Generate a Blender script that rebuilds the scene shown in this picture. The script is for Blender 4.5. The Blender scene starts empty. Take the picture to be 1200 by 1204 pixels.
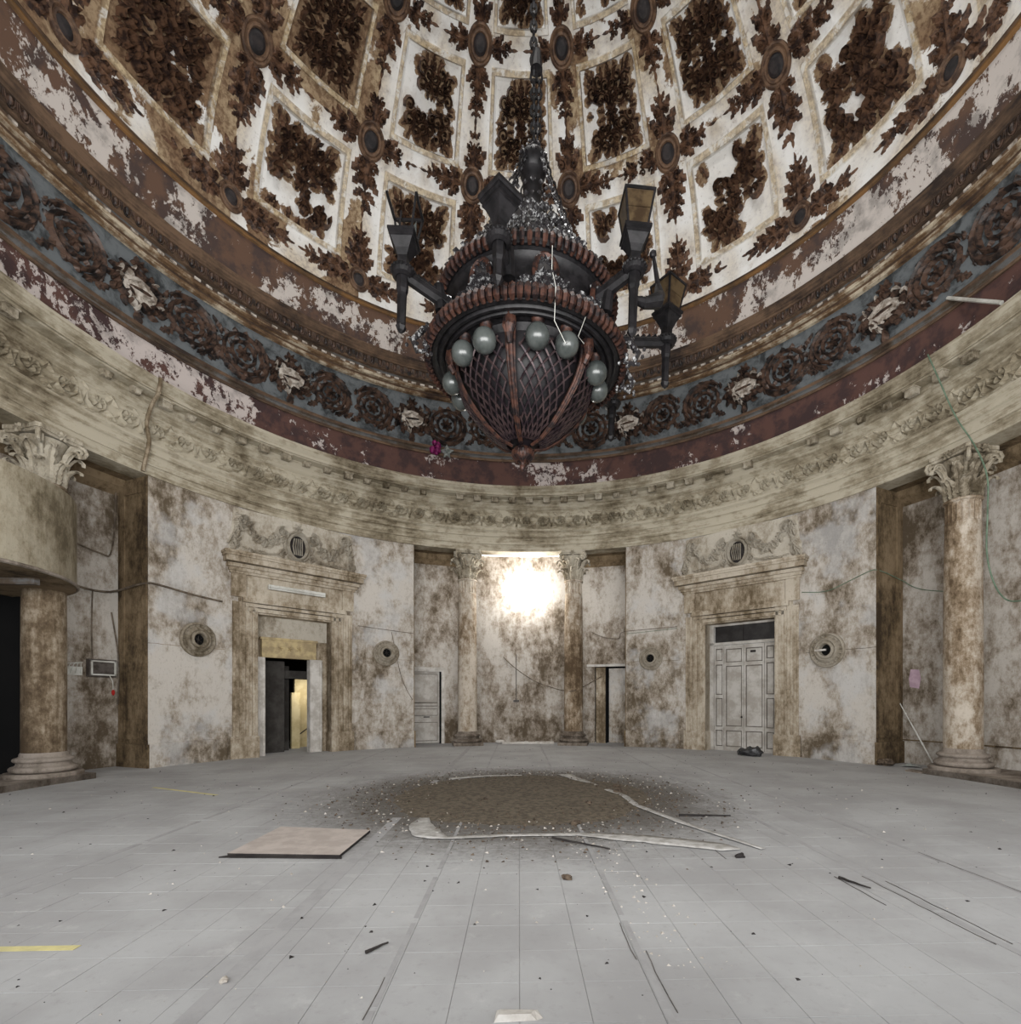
import bpy, math, random
from mathutils import Vector, Matrix, noise
random.seed(7)
rnd = random.random
PI = math.pi
C = bpy.context.scene.collection
S = bpy.context.scene

# ------------------------------------------------------------------ camera, world, lamps, exposure
W, Hh = 1200, 1204
FPX, HORY, PPX = 595.2, 822.8, 631.5
cam_d = bpy.data.cameras.new('camera')
cam = bpy.data.objects.new('camera', cam_d)
C.objects.link(cam)
cam_d.sensor_fit = 'VERTICAL'
cam_d.sensor_height = 36.0
cam_d.sensor_width = 36.0
cam_d.lens = FPX / Hh * 36.0
cam_d.shift_x = -(PPX - W / 2) / Hh
cam_d.shift_y = (HORY - Hh / 2) / Hh
cam_d.clip_start = 0.05
cam_d.clip_end = 200
cam.location = (-0.053, -7.996, 1.5)
cam.rotation_euler = (PI / 2, 0, -0.036)
S.camera = cam

world = bpy.data.worlds.new('overcast')
S.world = world
world.use_nodes = True
bg = world.node_tree.nodes['Background']
bg.inputs[0].default_value = (0.93, 0.96, 1.0, 1)
bg.inputs[1].default_value = 1.36

def lamp(name, kind, loc, target, energy, color=(1, 1, 1), **kw):
    d = bpy.data.lights.new(name, kind)
    d.energy = energy
    d.color = color
    for k, v in kw.items():
        setattr(d, k, v)
    o = bpy.data.objects.new(name, d)
    C.objects.link(o)
    o.location = loc
    v = Vector(target) - Vector(loc)
    o.rotation_euler = v.to_track_quat('-Z', 'Y').to_euler()
    return o

# daylight falling in through the open top of the dome
lamp('oculus_light', 'AREA', (0, 0, 20.6), (0, 0, 0), 500, (1, 0.98, 0.95), shape='DISK', size=3.4)
# added fill behind the camera, brightening the far side of the dome
lamp('rear_fill', 'AREA', (0, -9.5, 3.4), (0, 4, 16), 1900, (1, 0.99, 0.97), shape='RECTANGLE', size=12.0, size_y=4.0)
# floodlight inside the far niche as a bare point lamp, blowing out its wall
lamp('niche_floodlight', 'POINT', (0.16, 9.22, 5.35), (0.16, 9.85, 5.3), 190, (1, 0.98, 0.94), shadow_soft_size=0.09)

S.view_settings.view_transform = 'Standard'
S.view_settings.look = 'None'
S.view_settings.exposure = 0.0
S.view_settings.gamma = 1.0
S.view_settings.use_curve_mapping = False

# ------------------------------------------------------------------ colours and materials
def lin(r, g, b):
    def c(u):
        u /= 255.0
        return u / 12.92 if u <= 0.04045 else ((u + 0.055) / 1.055) ** 2.4
    return (c(r), c(g), c(b), 1)

class NT:
    def __init__(s, name, rough=0.85, metal=0.0, spec=0.3):
        s.m = bpy.data.materials.new(name)
        s.m.use_nodes = True
        s.t = s.m.node_tree
        s.b = s.t.nodes['Principled BSDF']
        s.b.inputs['Roughness'].default_value = rough
        s.b.inputs['Metallic'].default_value = metal
        s.b.inputs['Specular IOR Level'].default_value = spec
        s.geo = s.t.nodes.new('ShaderNodeNewGeometry')
    def n(s, kind, **kw):
        x = s.t.nodes.new(kind)
        for k, v in kw.items():
            setattr(x, k, v)
        return x
    def l(s, a, b):
        s.t.links.new(a, b)
    def coord(s, scale=(1, 1, 1), obj=False, off=(0, 0, 0)):
        mp = s.n('ShaderNodeMapping')
        if obj:
            tc = s.n('ShaderNodeTexCoord')
            s.l(tc.outputs['Object'], mp.inputs[0])
        else:
            s.l(s.geo.outputs['Position'], mp.inputs[0])
        mp.inputs['Scale'].default_value = scale
        mp.inputs['Location'].default_value = off
        return mp.outputs[0]
    def noise(s, co, scale=1.0, detail=5, rough=0.6, dist=0.0):
        x = s.n('ShaderNodeTexNoise')
        s.l(co, x.inputs['Vector'])
        x.inputs['Scale'].default_value = scale
        x.inputs['Detail'].default_value = detail
        x.inputs['Roughness'].default_value = rough
        x.inputs['Distortion'].default_value = dist
        return x.outputs[0]
    def ramp(s, fac, a, b):
        x = s.n('ShaderNodeMapRange')
        x.interpolation_type = 'SMOOTHSTEP'
        s.l(fac, x.inputs[0])
        x.inputs[1].default_value = a
        x.inputs[2].default_value = b
        return x.outputs[0]
    def math(s, op, a, b=None, c=None):
        x = s.n('ShaderNodeMath', operation=op)
        for i, v in enumerate((a, b, c)):
            if v is None: continue
            if isinstance(v, (int, float)): x.inputs[i].default_value = v
            else: s.l(v, x.inputs[i])
        return x.outputs[0]
    def mix(s, fac, a, b):
        x = s.n('ShaderNodeMix', data_type='RGBA')
        for i, v in ((0, fac), (6, a), (7, b)):
            if isinstance(v, (int, float)): x.inputs[i].default_value = v
            elif isinstance(v, tuple): x.inputs[i].default_value = v
            else: s.l(v, x.inputs[i])
        return x.outputs[2]
    def bump(s, h, strength=0.4, dist=0.02):
        x = s.n('ShaderNodeBump')
        x.inputs['Strength'].default_value = strength
        x.inputs['Distance'].default_value = dist
        s.l(h, x.inputs['Height'])
        s.l(x.outputs[0], s.b.inputs['Normal'])
    def col(s, c):
        if isinstance(c, tuple): s.b.inputs['Base Color'].default_value = c
        else: s.l(c, s.b.inputs['Base Color'])
        return s.m
    def attr(s, name='paint'):
        a = s.n('ShaderNodeAttribute', attribute_name=name)
        sp = s.n('ShaderNodeSeparateColor')
        s.l(a.outputs['Color'], sp.inputs[0])
        return sp.outputs

def stained(name, light, mid, dark, amount=0.0, streak=1.0, seed=0.0, low=True, grey=None):
    """old plaster: light ground, brown damp stains with vertical runs"""
    t = NT(name, 0.9)
    big = t.noise(t.coord((1, 1, 0.7), off=(seed, seed * 2, seed * 3)), 0.62, 4, 0.55, 0.2)
    med = t.noise(t.coord((1, 1, 0.5 * streak), off=(seed * 2, 5, seed)), 2.1, 8, 0.70, 0.1)
    fine = t.noise(t.coord((1, 1, 0.45)), 13, 6, 0.7)
    grit = t.noise(t.coord((1, 1, 0.8), off=(seed, 2, 8)), 5.5, 9, 0.78)
    s1 = t.math('ADD', t.math('MULTIPLY', big, 0.5), t.math('MULTIPLY', med, 0.5))
    s1 = t.math('ADD', s1, t.math('MULTIPLY', t.math('SUBTRACT', fine, 0.5), 0.16))
    s1 = t.math('ADD', s1, t.math('MULTIPLY', t.math('SUBTRACT', grit, 0.5), 0.46))
    if low:
        sx = t.n('ShaderNodeSeparateXYZ'); t.l(t.geo.outputs['Position'], sx.inputs[0])
        damp = t.ramp(sx.outputs[2], 1.3, 0.0)
        s1 = t.math('ADD', s1, t.math('MULTIPLY', damp, 0.045))
        damp2 = t.ramp(sx.outputs[2], 5.0, 7.2)
        s1 = t.math('ADD', s1, t.math('MULTIPLY', damp2, 0.05))
    c = t.mix(t.ramp(s1, 0.44 - amount, 0.60 - amount), light, mid)
    c = t.mix(t.ramp(s1, 0.55 - amount, 0.68 - amount), c, dark)
    if grey:
        g = t.noise(t.coord((1, 1, 1), off=(9, 1, 3)), 0.9, 4, 0.6)
        c = t.mix(t.math('MULTIPLY', t.ramp(g, 0.48, 0.62), 0.55), c, grey)
    pits = t.noise(t.coord((1, 1, 0.6)), 26, 3, 0.7)
    c = t.mix(t.math('MULTIPLY', t.ramp(pits, 0.56, 0.72), 0.35), c, dark)
    t.bump(t.math('ADD', med, t.math('MULTIPLY', fine, 0.4)), 0.35, 0.03)
    return t.col(c)

M_wall = stained('stained_plaster', lin(194, 188, 180), lin(150, 139, 125), lin(92, 80, 64), 0.035, grey=lin(190, 190, 190))
M_niche = stained('niche_plaster', lin(188, 182, 174), lin(144, 133, 120), lin(88, 76, 61), 0.035, seed=3.3)
M_brown = stained('brown_plaster', lin(132, 114, 90), lin(100, 84, 62), lin(58, 46, 32), 0.03, streak=0.5, seed=7.7)
M_col = stained('column_plaster', lin(196, 186, 172), lin(140, 122, 100), lin(84, 68, 50), 0.05, streak=0.4, seed=1.7)
M_colL = stained('sooty_column_plaster', lin(172, 160, 142), lin(118, 102, 82), lin(76, 62, 46), 0.09, streak=0.25, seed=4.7)
M_capital = stained('capital_plaster', lin(182, 174, 158), lin(144, 134, 116), lin(84, 74, 58), 0.03, seed=2.1, low=False)
M_base = stained('base_stone', lin(150, 140, 130), lin(118, 108, 98), lin(80, 70, 60), 0.03, seed=5.1)
M_surround = stained('doorcase_plaster', lin(190, 180, 164), lin(150, 136, 116), lin(100, 86, 66), 0.05, streak=0.3, seed=6.1)
M_relief = stained('relief_plaster', lin(186, 179, 166), lin(152, 142, 126), lin(104, 93, 76), 0.0, seed=8.1, low=False)

M_rondel = stained('rosette_plaster', lin(158, 150, 137), lin(126, 116, 100), lin(84, 74, 58), 0.02, seed=4.1, low=False)
def entab(name, light, mid, dark, amt=0.0):
    t = NT(name, 0.85)
    big = t.noise(t.coord((1, 1, 1.2), off=(3, 3, 3)), 0.8, 5, 0.6, 0.4)
    lines = t.noise(t.coord((0.55, 0.55, 9)), 2.0, 5, 0.65)
    grit = t.noise(t.coord((1, 1, 1.6)), 3.6, 9, 0.75)
    s1 = t.math('ADD', t.math('MULTIPLY', big, 0.45), t.math('ADD', t.math('MULTIPLY', lines, 0.25), t.math('MULTIPLY', grit, 0.30)))
    c = t.mix(t.ramp(s1, 0.46 - amt, 0.56 - amt), light, mid)
    c = t.mix(t.ramp(s1, 0.54 - amt, 0.64 - amt), c, dark)
    t.bump(lines, 0.25, 0.02)
    return t.col(c)

M_entab = entab('entablature_plaster', lin(180, 172, 154), lin(142, 132, 112), lin(90, 79, 62), 0.018)
M_gold = entab('brown_gilt_moulding', lin(112, 90, 72), lin(84, 67, 54), lin(50, 41, 37), 0.03)
M_gilt = entab('orange_gilt_fillet', lin(142, 106, 68), lin(108, 84, 60), lin(80, 66, 54), 0.01)
M_grime = entab('grey_brown_moulding', lin(112, 112, 112), lin(88, 76, 64), lin(54, 42, 34), 0.02)
M_cream = entab('flaking_cream_moulding', lin(196, 184, 162), lin(112, 88, 64), lin(62, 46, 37), 0.035)

def peel(name, paint, paint2, plaster, thr=0.56, sc=1.0, left=0.0):
    t = NT(name, 0.85)
    a = t.noise(t.coord((1, 1, 1)), 0.75 * sc, 2, 0.5, 0.3)
    b = t.noise(t.coord((1, 1, 0.8)), 5.5 * sc, 9, 0.75, 0.3)
    s1 = t.math('ADD', t.math('MULTIPLY', a, 0.5), t.math('MULTIPLY', b, 0.5))
    if left:    # the band has flaked most on its left side
        sx = t.n('ShaderNodeSeparateXYZ'); t.l(t.geo.outputs['Position'], sx.inputs[0])
        s1 = t.math('ADD', s1, t.math('MULTIPLY', t.ramp(sx.outputs[0], -6.6, -7.2), left))
    under = t.noise(t.coord((1, 1, 1), off=(4, 4, 1)), 1.7, 5, 0.65)
    pc_ = t.mix(t.ramp(under, 0.42, 0.6), paint, paint2)
    pl_ = t.mix(t.ramp(under, 0.5, 0.7), plaster, tuple(x * 0.55 for x in plaster[:3]) + (1,))
    f = t.ramp(s1, thr - 0.006, thr + 0.006)
    c = t.mix(f, pc_, pl_)
    t.bump(f, 0.5, -0.01)
    return t.col(c)

M_red = peel('peeling_maroon_paint', lin(92, 66, 60), lin(66, 50, 50), lin(196, 186, 182), 0.56, 1.0, 0.075)
M_band = peel('peeling_purple_band', lin(104, 80, 66), lin(78, 64, 60), lin(206, 198, 192), 0.505, 1.25)
t = NT('blue_grey_frieze_paint', 0.8)
nz = t.noise(t.coord(), 2.2, 8, 0.7, 0.3)
M_blue = t.col(t.mix(t.ramp(nz, 0.42, 0.66), lin(106, 111, 114), lin(50, 53, 55)))

# dome plaster: R = scorched brown ground, G = beige raised moulding, B = dirt
t = NT('dome_plaster', 0.9)
at = t.attr()
n1 = t.noise(t.coord(), 3.2, 9, 0.72, 0.5)
n2 = t.noise(t.coord(off=(3, 7, 1)), 1.1, 5, 0.6)
n3 = t.noise(t.coord(), 9, 6, 0.7)
white = t.mix(t.ramp(n2, 0.52, 0.74), lin(243, 243, 241), lin(206, 200, 192))
white = t.mix(t.math('MULTIPLY', t.ramp(n3, 0.56, 0.7), 0.5), white, lin(160, 148, 134))
brown = t.mix(t.ramp(n3, 0.4, 0.62), lin(142, 116, 90), lin(100, 76, 58))
beige = t.mix(t.ramp(n3, 0.38, 0.60), lin(214, 196, 162), lin(158, 138, 110))
beige = t.mix(t.ramp(n1, 0.50, 0.60), beige, lin(226, 223, 216))
fr = t.math('ADD', at[0], t.math('MULTIPLY', t.math('SUBTRACT', n1, 0.5), 1.3))
c = t.mix(t.ramp(fr, 0.47, 0.56), white, brown)
c = t.mix(t.math('MULTIPLY', at[1], 0.85), c, beige)
grime = t.mix(at[1], t.mix(t.ramp(n3, .4, .62), lin(206, 188, 156), lin(150, 126, 98)), lin(104, 84, 62))
c = t.mix(t.math('MULTIPLY', at[2], 0.9), c, grime)
t.bump(n3, 0.3, 0.02)
M_dome = t.col(c)

def simple(name, a, b, scale=3, rough=0.8, metal=0.0, bump=0.3, spec=0.3, obj=False):
    t = NT(name, rough, metal, spec)
    x = t.noise(t.coord(obj=obj), scale, 6, 0.65)
    if bump: t.bump(x, bump, 0.01)
    return t.col(t.mix(t.ramp(x, 0.38, 0.62), a, b))

M_orn = simple('brown_gilt_ornament', lin(118, 88, 68), lin(48, 34, 30), 6, 0.6, spec=0.4)
M_orn2 = simple('dark_gilt_rosette', lin(96, 74, 62), lin(28, 24, 24), 5, 0.5, spec=0.5)
M_disc = simple('dark_lamp_socket', lin(58, 52, 52), lin(34, 32, 34), 4, 0.6)
M_ring = simple('medallion_ring', lin(122, 96, 76), lin(74, 56, 46), 5, 0.6)
M_cart = simple('pale_cartouche', lin(206, 198, 188), lin(130, 118, 106), 7, 0.7)
M_iron = simple('black_iron', lin(32, 30, 32), lin(15, 14, 16), 9, 0.5, 0.2, 0.3, 0.4)
M_copper = simple('tarnished_copper', lin(78, 50, 40), lin(30, 23, 24), 9, 0.5, 0.35, 0.3, 0.4)
M_bowl = simple('dark_bowl_lining', lin(22, 18, 22), lin(10, 8, 10), 7, 0.5)
M_lattice = simple('bronze_lattice', lin(70, 56, 56), lin(40, 31, 36), 7, 0.4, 0.4)
t = NT('dusty_glass_globe', 0.25, 0, 0.6)
x = t.noise(t.coord(), 4, 4, 0.6)
M_globe = t.col(t.mix(t.ramp(x, 0.35, 0.7), lin(78, 82, 80), lin(48, 52, 51)))
t = NT('crystal_beads', 0.12, 0.2, 0.9)
x = t.noise(t.coord(), 16, 3, 0.6)
M_cryst = t.col(t.mix(t.ramp(x, 0.52, 0.66), lin(52, 50, 52), lin(178, 178, 178)))
M_pane = simple('amber_lantern_glass', lin(80, 66, 47), lin(52, 40, 28), 5, 0.3, spec=0.5)
M_white = simple('greyish_white_paint', lin(206, 202, 196), lin(176, 170, 162), 4, 0.7)
M_door = simple('worn_white_door_paint', lin(186, 182, 176), lin(158, 152, 144), 3, 0.65)
M_groove = simple('shaded_groove', lin(120, 114, 106), lin(96, 90, 84), 5, 0.9)  # shade painted into the door panel grooves, which flat light leaves pale
M_dgl = simple('dark_dusty_glass', lin(52, 50, 50), lin(34, 32, 33), 3, 0.3, spec=0.5)
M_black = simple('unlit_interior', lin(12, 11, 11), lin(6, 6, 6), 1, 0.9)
M_grey = simple('grey_corridor_paint', lin(72, 69, 66), lin(52, 49, 46), 2, 0.9)
M_yellow = simple('ochre_wall_paint', lin(214, 198, 156), lin(192, 174, 130), 2, 0.9)
M_ystone = simple('yellowed_stone', lin(186, 168, 128), lin(150, 134, 104), 4, 0.9)
M_tube = simple('tube_plastic', lin(214, 214, 208), lin(184, 182, 174), 3, 0.4)
M_cable = simple('grey_cable', lin(116, 104, 90), lin(80, 70, 60), 6, 0.7)
M_green = simple('green_cable', lin(112, 132, 112), lin(86, 104, 86), 6, 0.6)
M_box = simple('grey_metal_box', lin(96, 90, 86), lin(64, 58, 54), 6, 0.5)
M_redp = simple('red_plastic', lin(170, 40, 36), lin(140, 30, 28), 6, 0.5)
M_pink = simple('lilac_paint_patch', lin(196, 170, 184), lin(176, 150, 164), 6, 0.8)
M_bag = simple('black_plastic', lin(46, 46, 48), lin(24, 24, 26), 12, 0.35, bump=0.6, spec=0.6)
M_dust = simple('brown_dust', lin(112, 102, 88), lin(82, 74, 63), 13, 0.95, bump=0.3)
M_chunk = simple('brown_rubble', lin(104, 90, 76), lin(58, 48, 40), 15, 0.9)
M_chunkw = simple('pale_rubble', lin(196, 190, 182), lin(160, 152, 142), 15, 0.9)
M_film = simple('dusty_plastic_film', lin(186, 184, 181), lin(150, 147, 142), 9, 0.5)
M_board = simple('pinkish_board', lin(182, 172, 165), lin(166, 156, 149), 5, 0.8)
M_dark = simple('dark_edge', lin(50, 46, 44), lin(34, 30, 30), 5, 0.8)
M_mag = simple('magenta_foil', lin(150, 40, 110), lin(92, 20, 70), 9, 0.25, 0.3, spec=0.6)
M_silver = simple('silver_foil', lin(190, 196, 194), lin(120, 130, 128), 9, 0.25, 0.4, spec=0.6)
M_ytape = simple('yellow_tape', lin(206, 196, 140), lin(184, 176, 130), 5, 0.8)

# floor: grey dusty tile with the brown stain that spreads round the heap
t = NT('dusty_grey_tile', 0.8)
sx = t.n('ShaderNodeSeparateXYZ'); t.l(t.geo.outputs['Position'], sx.inputs[0])
r2 = t.math('SQRT', t.math('ADD', t.math('POWER', sx.outputs[0], 2.0), t.math('POWER', sx.outputs[1], 2.0)))
n1 = t.noise(t.coord(), 0.7, 5, 0.6)
n2 = t.noise(t.coord(), 14, 6, 0.75)
n3 = t.noise(t.coord((1, 1, 1)), 3.0, 8, 0.75)
c = t.mix(t.ramp(n1, 0.35, 0.65), lin(168, 168, 168), lin(151, 150, 150))
c = t.mix(t.math('MULTIPLY', t.ramp(n2, 0.52, 0.72), 0.4), c, lin(136, 134, 132))
c = t.mix(t.math('MULTIPLY', t.ramp(n3, 0.56, 0.7), 0.3), c, lin(192, 191, 189))
rr = t.math('ADD', r2, t.math('MULTIPLY', t.math('SUBTRACT', n3, 0.5), 1.6))
rr = t.math('ADD', rr, t.math('MULTIPLY', t.math('SUBTRACT', n2, 0.5), 2.2))
st = t.ramp(rr, 3.7, 2.0)
c = t.mix(t.math('MULTIPLY', st, 0.85), c, lin(78, 72, 64))
t.bump(n2, 0.25, 0.006)
M_floor = t.col(c)
M_joint = simple('dirty_joint', lin(170, 169, 167), lin(156, 154, 152), 4, 0.9)
M_strip = simple('dark_joint_strip', lin(156, 155, 155), lin(146, 145, 145), 4, 0.85)

def emit(name, col, k):
    m = bpy.data.materials.new(name); m.use_nodes = True
    b = m.node_tree.nodes['Principled BSDF']
    b.inputs['Base Color'].default_value = col
    b.inputs['Emission Color'].default_value = col
    b.inputs['Emission Strength'].default_value = k
    return m
M_sky = emit('sunlit_skylight_glass', (1, 0.99, 0.96, 1), 9.0)

# ------------------------------------------------------------------ mesh building
def P(phi, R, z):
    a = math.radians(phi)
    return Vector((R * math.sin(a), R * math.cos(a), z))

class MB:
    def __init__(s, M=None):
        s.v = []; s.f = []; s.mi = []; s.M = M; s.cur = 0; s.col = None
    def add(s, vs, fs, mi=None):
        o = len(s.v)
        if s.M:
            s.v += [s.M(p) for p in vs]
        else:
            s.v += [Vector(p) for p in vs]
        s.f += [tuple(i + o for i in f) for f in fs]
        s.mi += [s.cur if mi is None else mi] * len(fs)
        return s
    def box(s, x0, x1, y0, y1, z0, z1, mi=None, T=None, bev=0.0):
        if bev:
            b = bev
            vs = [(x0, y0, z0), (x1, y0, z0), (x1, y1, z0), (x0, y1, z0),
                  (x0, y0, z1 - b), (x1, y0, z1 - b), (x1, y1, z1 - b), (x0, y1, z1 - b),
                  (x0 + b, y0 + b, z1), (x1 - b, y0 + b, z1), (x1 - b, y1 - b, z1), (x0 + b, y1 - b, z1)]
            fs = [(0, 1, 5, 4), (1, 2, 6, 5), (2, 3, 7, 6), (3, 0, 4, 7), (4, 5, 9, 8), (5, 6, 10, 9), (6, 7, 11, 10), (7, 4, 8, 11), (8, 9, 10, 11), (3, 2, 1, 0)]
        else:
            vs = [(x0, y0, z0), (x1, y0, z0), (x1, y1, z0), (x0, y1, z0), (x0, y0, z1), (x1, y0, z1), (x1, y1, z1), (x0, y1, z1)]
            fs = [(3, 2, 1, 0), (4, 5, 6, 7), (0, 1, 5, 4), (1, 2, 6, 5), (2, 3, 7, 6), (3, 0, 4, 7)]
        if T: vs = [T @ Vector(p) for p in vs]
        return s.add(vs, fs, mi)
    def bar(s, a, b, w, h=None, mi=None, n=4, taper=1.0):
        return s.tube([a, b], [w, w * taper], n, mi)
    def tube(s, path, r, n=6, mi=None, cap=True, flat=None):
        path = [Vector(p) for p in path]
        m = len(path)
        if not isinstance(r, (list, tuple)): r = [r] * m
        vs = []; up0 = None
        for i, p in enumerate(path):
            d = (path[min(i + 1, m - 1)] - path[max(i - 1, 0)])
            if d.length < 1e-9: d = Vector((0, 0, 1))
            d.normalize()
            if up0 is None:
                up0 = Vector((0, 0, 1)) if abs(d.z) < 0.9 else Vector((0, 1, 0))
            a = d.cross(up0)
            if a.length < 1e-6: a = d.orthogonal()
            a.normalize(); b = a.cross(d).normalized(); up0 = b
            for k in range(n):
                t_ = 2 * PI * (k + 0.5) / n
                vs.append(p + a * (math.cos(t_) * r[i]) + b * (math.sin(t_) * r[i]))
        fs = []
        for i in range(m - 1):
            for k in range(n):
                k2 = (k + 1) % n
                fs.append((i * n + k, i * n + k2, (i + 1) * n + k2, (i + 1) * n + k))
        if cap:
            fs.append(tuple(range(n - 1, -1, -1)))
            fs.append(tuple((m - 1) * n + k for k in range(n)))
        return s.add(vs, fs, mi)
    def lathe(s, prof, n=32, mi=None, a0=0, a1=360, mis=None, cx=0, cy=0, tw=0):
        """profile [(R,z)] turned about z"""
        full = abs(a1 - a0 - 360) < 1e-6
        cnt = n if full else n + 1
        vs = []
        for k in range(cnt):
            a = math.radians(a0 + (a1 - a0) * k / n)
            for (R, z) in prof:
                vs.append((cx + R * math.sin(a), cy + R * math.cos(a), z))
        q = len(prof); fs = []; ms = []
        for k in range(n):
            k2 = (k + 1) % cnt
            for j in range(q - 1):
                fs.append((k * q + j, k2 * q + j, k2 * q + j + 1, k * q + j + 1))
                ms.append((mis[j] if mis else (s.cur if mi is None else mi)))
        o = len(s.v)
        s.v += [s.M(p) if s.M else Vector(p) for p in vs]
        s.f += [tuple(i + o for i in f) for f in fs]; s.mi += ms
        return s
    def ball(s, c, r, n=10, m=6, mi=None, sc=(1, 1, 1)):
        c = Vector(c); vs = [c + Vector((0, 0, r * sc[2]))]
        for j in range(1, m):
            t_ = PI * j / m
            for k in range(n):
                a = 2 * PI * k / n
                vs.append(c + Vector((r * sc[0] * math.sin(t_) * math.cos(a), r * sc[1] * math.sin(t_) * math.sin(a), r * sc[2] * math.cos(t_))))
        vs.append(c - Vector((0, 0, r * sc[2])))
        fs = [(0, 1 + k, 1 + (k + 1) % n) for k in range(n)]
        for j in range(m - 2):
            for k in range(n):
                k2 = (k + 1) % n
                fs.append((1 + j * n + k, 1 + (j + 1) * n + k, 1 + (j + 1) * n + k2, 1 + j * n + k2))
        L = len(vs) - 1; b = 1 + (m - 2) * n
        fs += [(L, b + (k + 1) % n, b + k) for k in range(n)]
        return s.add(vs, fs, mi)
    # --- relief pieces drawn on a (u, v) surface with height h: vertices (u, v, h)
    def spiral(s, cx, cy, R, turns=1.6, start=0.0, hand=1, th=0.05, h=0.06, mi=None, tail=None):
        pts = []; rs = []
        n = int(9 * turns) + 2
        if tail:
            pts.append((tail[0], tail[1])); rs.append(th * 0.5)
        for i in range(n):
            f = i / (n - 1)
            a = start + hand * f * turns * 2 * PI
            r = R * (1 - 0.86 * f)
            pts.append((cx + r * math.cos(a), cy + r * math.sin(a))); rs.append(th * (1 - 0.35 * f))
        s.ribbon(pts, rs, h, mi)
        s.leaf(cx, cy, 0, th * 1.5, th * 1.5, h * 1.1, mi)
    def ribbon(s, pts, rs, h, mi=None):
        vs = []; m = len(pts)
        for i, (x, y) in enumerate(pts):
            x0, y0 = pts[max(i - 1, 0)]; x1, y1 = pts[min(i + 1, m - 1)]
            dx, dy = x1 - x0, y1 - y0; L = math.hypot(dx, dy) or 1
            nx, ny = -dy / L, dx / L; r = rs[i]
            vs += [(x + nx * r, y + ny * r, 0.0), (x, y, h), (x - nx * r, y - ny * r, 0.0)]
        fs = []
        for i in range(m - 1):
            a = i * 3; b = a + 3
            fs += [(a, b, b + 1, a + 1), (a + 1, b + 1, b + 2, a + 2)]
        return s.add(vs, fs, mi)
    def leaf(s, x, y, ang, L, w, h, mi=None, lobes=0):
        c, d = math.cos(ang), math.sin(ang)
        pr = [(-0.5, 0.25), (-0.28, 0.8), (0.0, 1.0), (0.25, 0.7), (0.5, 0.0)]
        if lobes: pr = [(-0.5, 0.2), (-0.35, 0.9), (-0.22, 0.55), (-0.05, 1.05), (0.1, 0.55), (0.25, 0.75), (0.5, 0.0)]
        def q(a, b, hh): return (x + c * a * L - d * b * w * 0.5, y + d * a * L + c * b * w * 0.5, hh)
        top = [q(a, 0, h * (0.75 + 0.25 * math.cos(3 * a))) for a, b in pr]
        l = [q(a, b, 0) for a, b in pr]; r = [q(a, -b, 0) for a, b in pr]
        k = len(pr); vs = top + l + r; fs = []
        for i in range(k - 1):
            fs += [(i, i + 1, k + i + 1, k + i), (i + 1, i, 2 * k + i, 2 * k + i + 1)]
        fs.append((0, k, 2 * k))
        return s.add(vs, fs, mi)
    def rosette(s, x, y, r, n=8, h=0.05, mi=None, sy=1.0):
        for k in range(n):
            a = 2 * PI * k / n
            s.leaf(x + math.cos(a) * r * 0.6, y + math.sin(a) * r * 0.6 * sy, a, r * 0.8, r * 0.55, h, mi)
        s.leaf(x, y, 0, r * 0.55, r * 0.55, h * 1.4, mi)
    def build(s, name, mats, parent=None, smooth=False, cols=None, loc=None):
        me = bpy.data.meshes.new(name)
        me.from_pydata([tuple(p) for p in s.v], [], s.f)
        if not isinstance(mats, (list, tuple)): mats = [mats]
        for m in mats: me.materials.append(m)
        if len(mats) > 1: me.polygons.foreach_set('material_index', s.mi)
        if smooth: me.polygons.foreach_set('use_smooth', [True] * len(s.f))
        if cols:
            ca = me.color_attributes.new('paint', 'FLOAT_COLOR', 'POINT')
            ca.data.foreach_set('color', [c for q in cols for c in q])
        me.update()
        o = bpy.data.objects.new(name, me)
        C.objects.link(o)
        if parent: o.parent = parent
        if loc: o.location = loc
        return o

def empty(name, loc=(0, 0, 0), rz=0.0, parent=None):
    o = bpy.data.objects.new(name, None); C.objects.link(o)
    o.location = loc; o.rotation_euler = (0, 0, rz)
    if parent: o.parent = parent
    return o
def tag(o, label=None, cat=None, group=None, kind=None):
    for k, v in (('label', label), ('category', cat), ('group', group), ('kind', kind)):
        if v: o[k] = v
    return o
def st(o): o['kind'] = 'structure'; return o
def inst(src, parent, loc=None, rz=None, name=None, mat=None, scale=None):
    o = bpy.data.objects.new(name or src.name.split('.')[0], src.data)
    C.objects.link(o); o.parent = parent
    if mat is not None: o.matrix_local = mat
    if loc is not None: o.location = loc
    if rz is not None: o.rotation_euler = (0, 0, rz)
    if scale is not None: o.scale = scale
    return o

def ring_mat(phi, R, z, tilt=0.0):
    """local x = tangent (clockwise, to the right seen from the centre), y = outward, z = up"""
    a = math.radians(phi)
    return Matrix.Translation(P(phi, R, z)) @ Matrix.Rotation(-a, 4, 'Z') @ Matrix.Rotation(tilt, 4, 'X')

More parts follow.
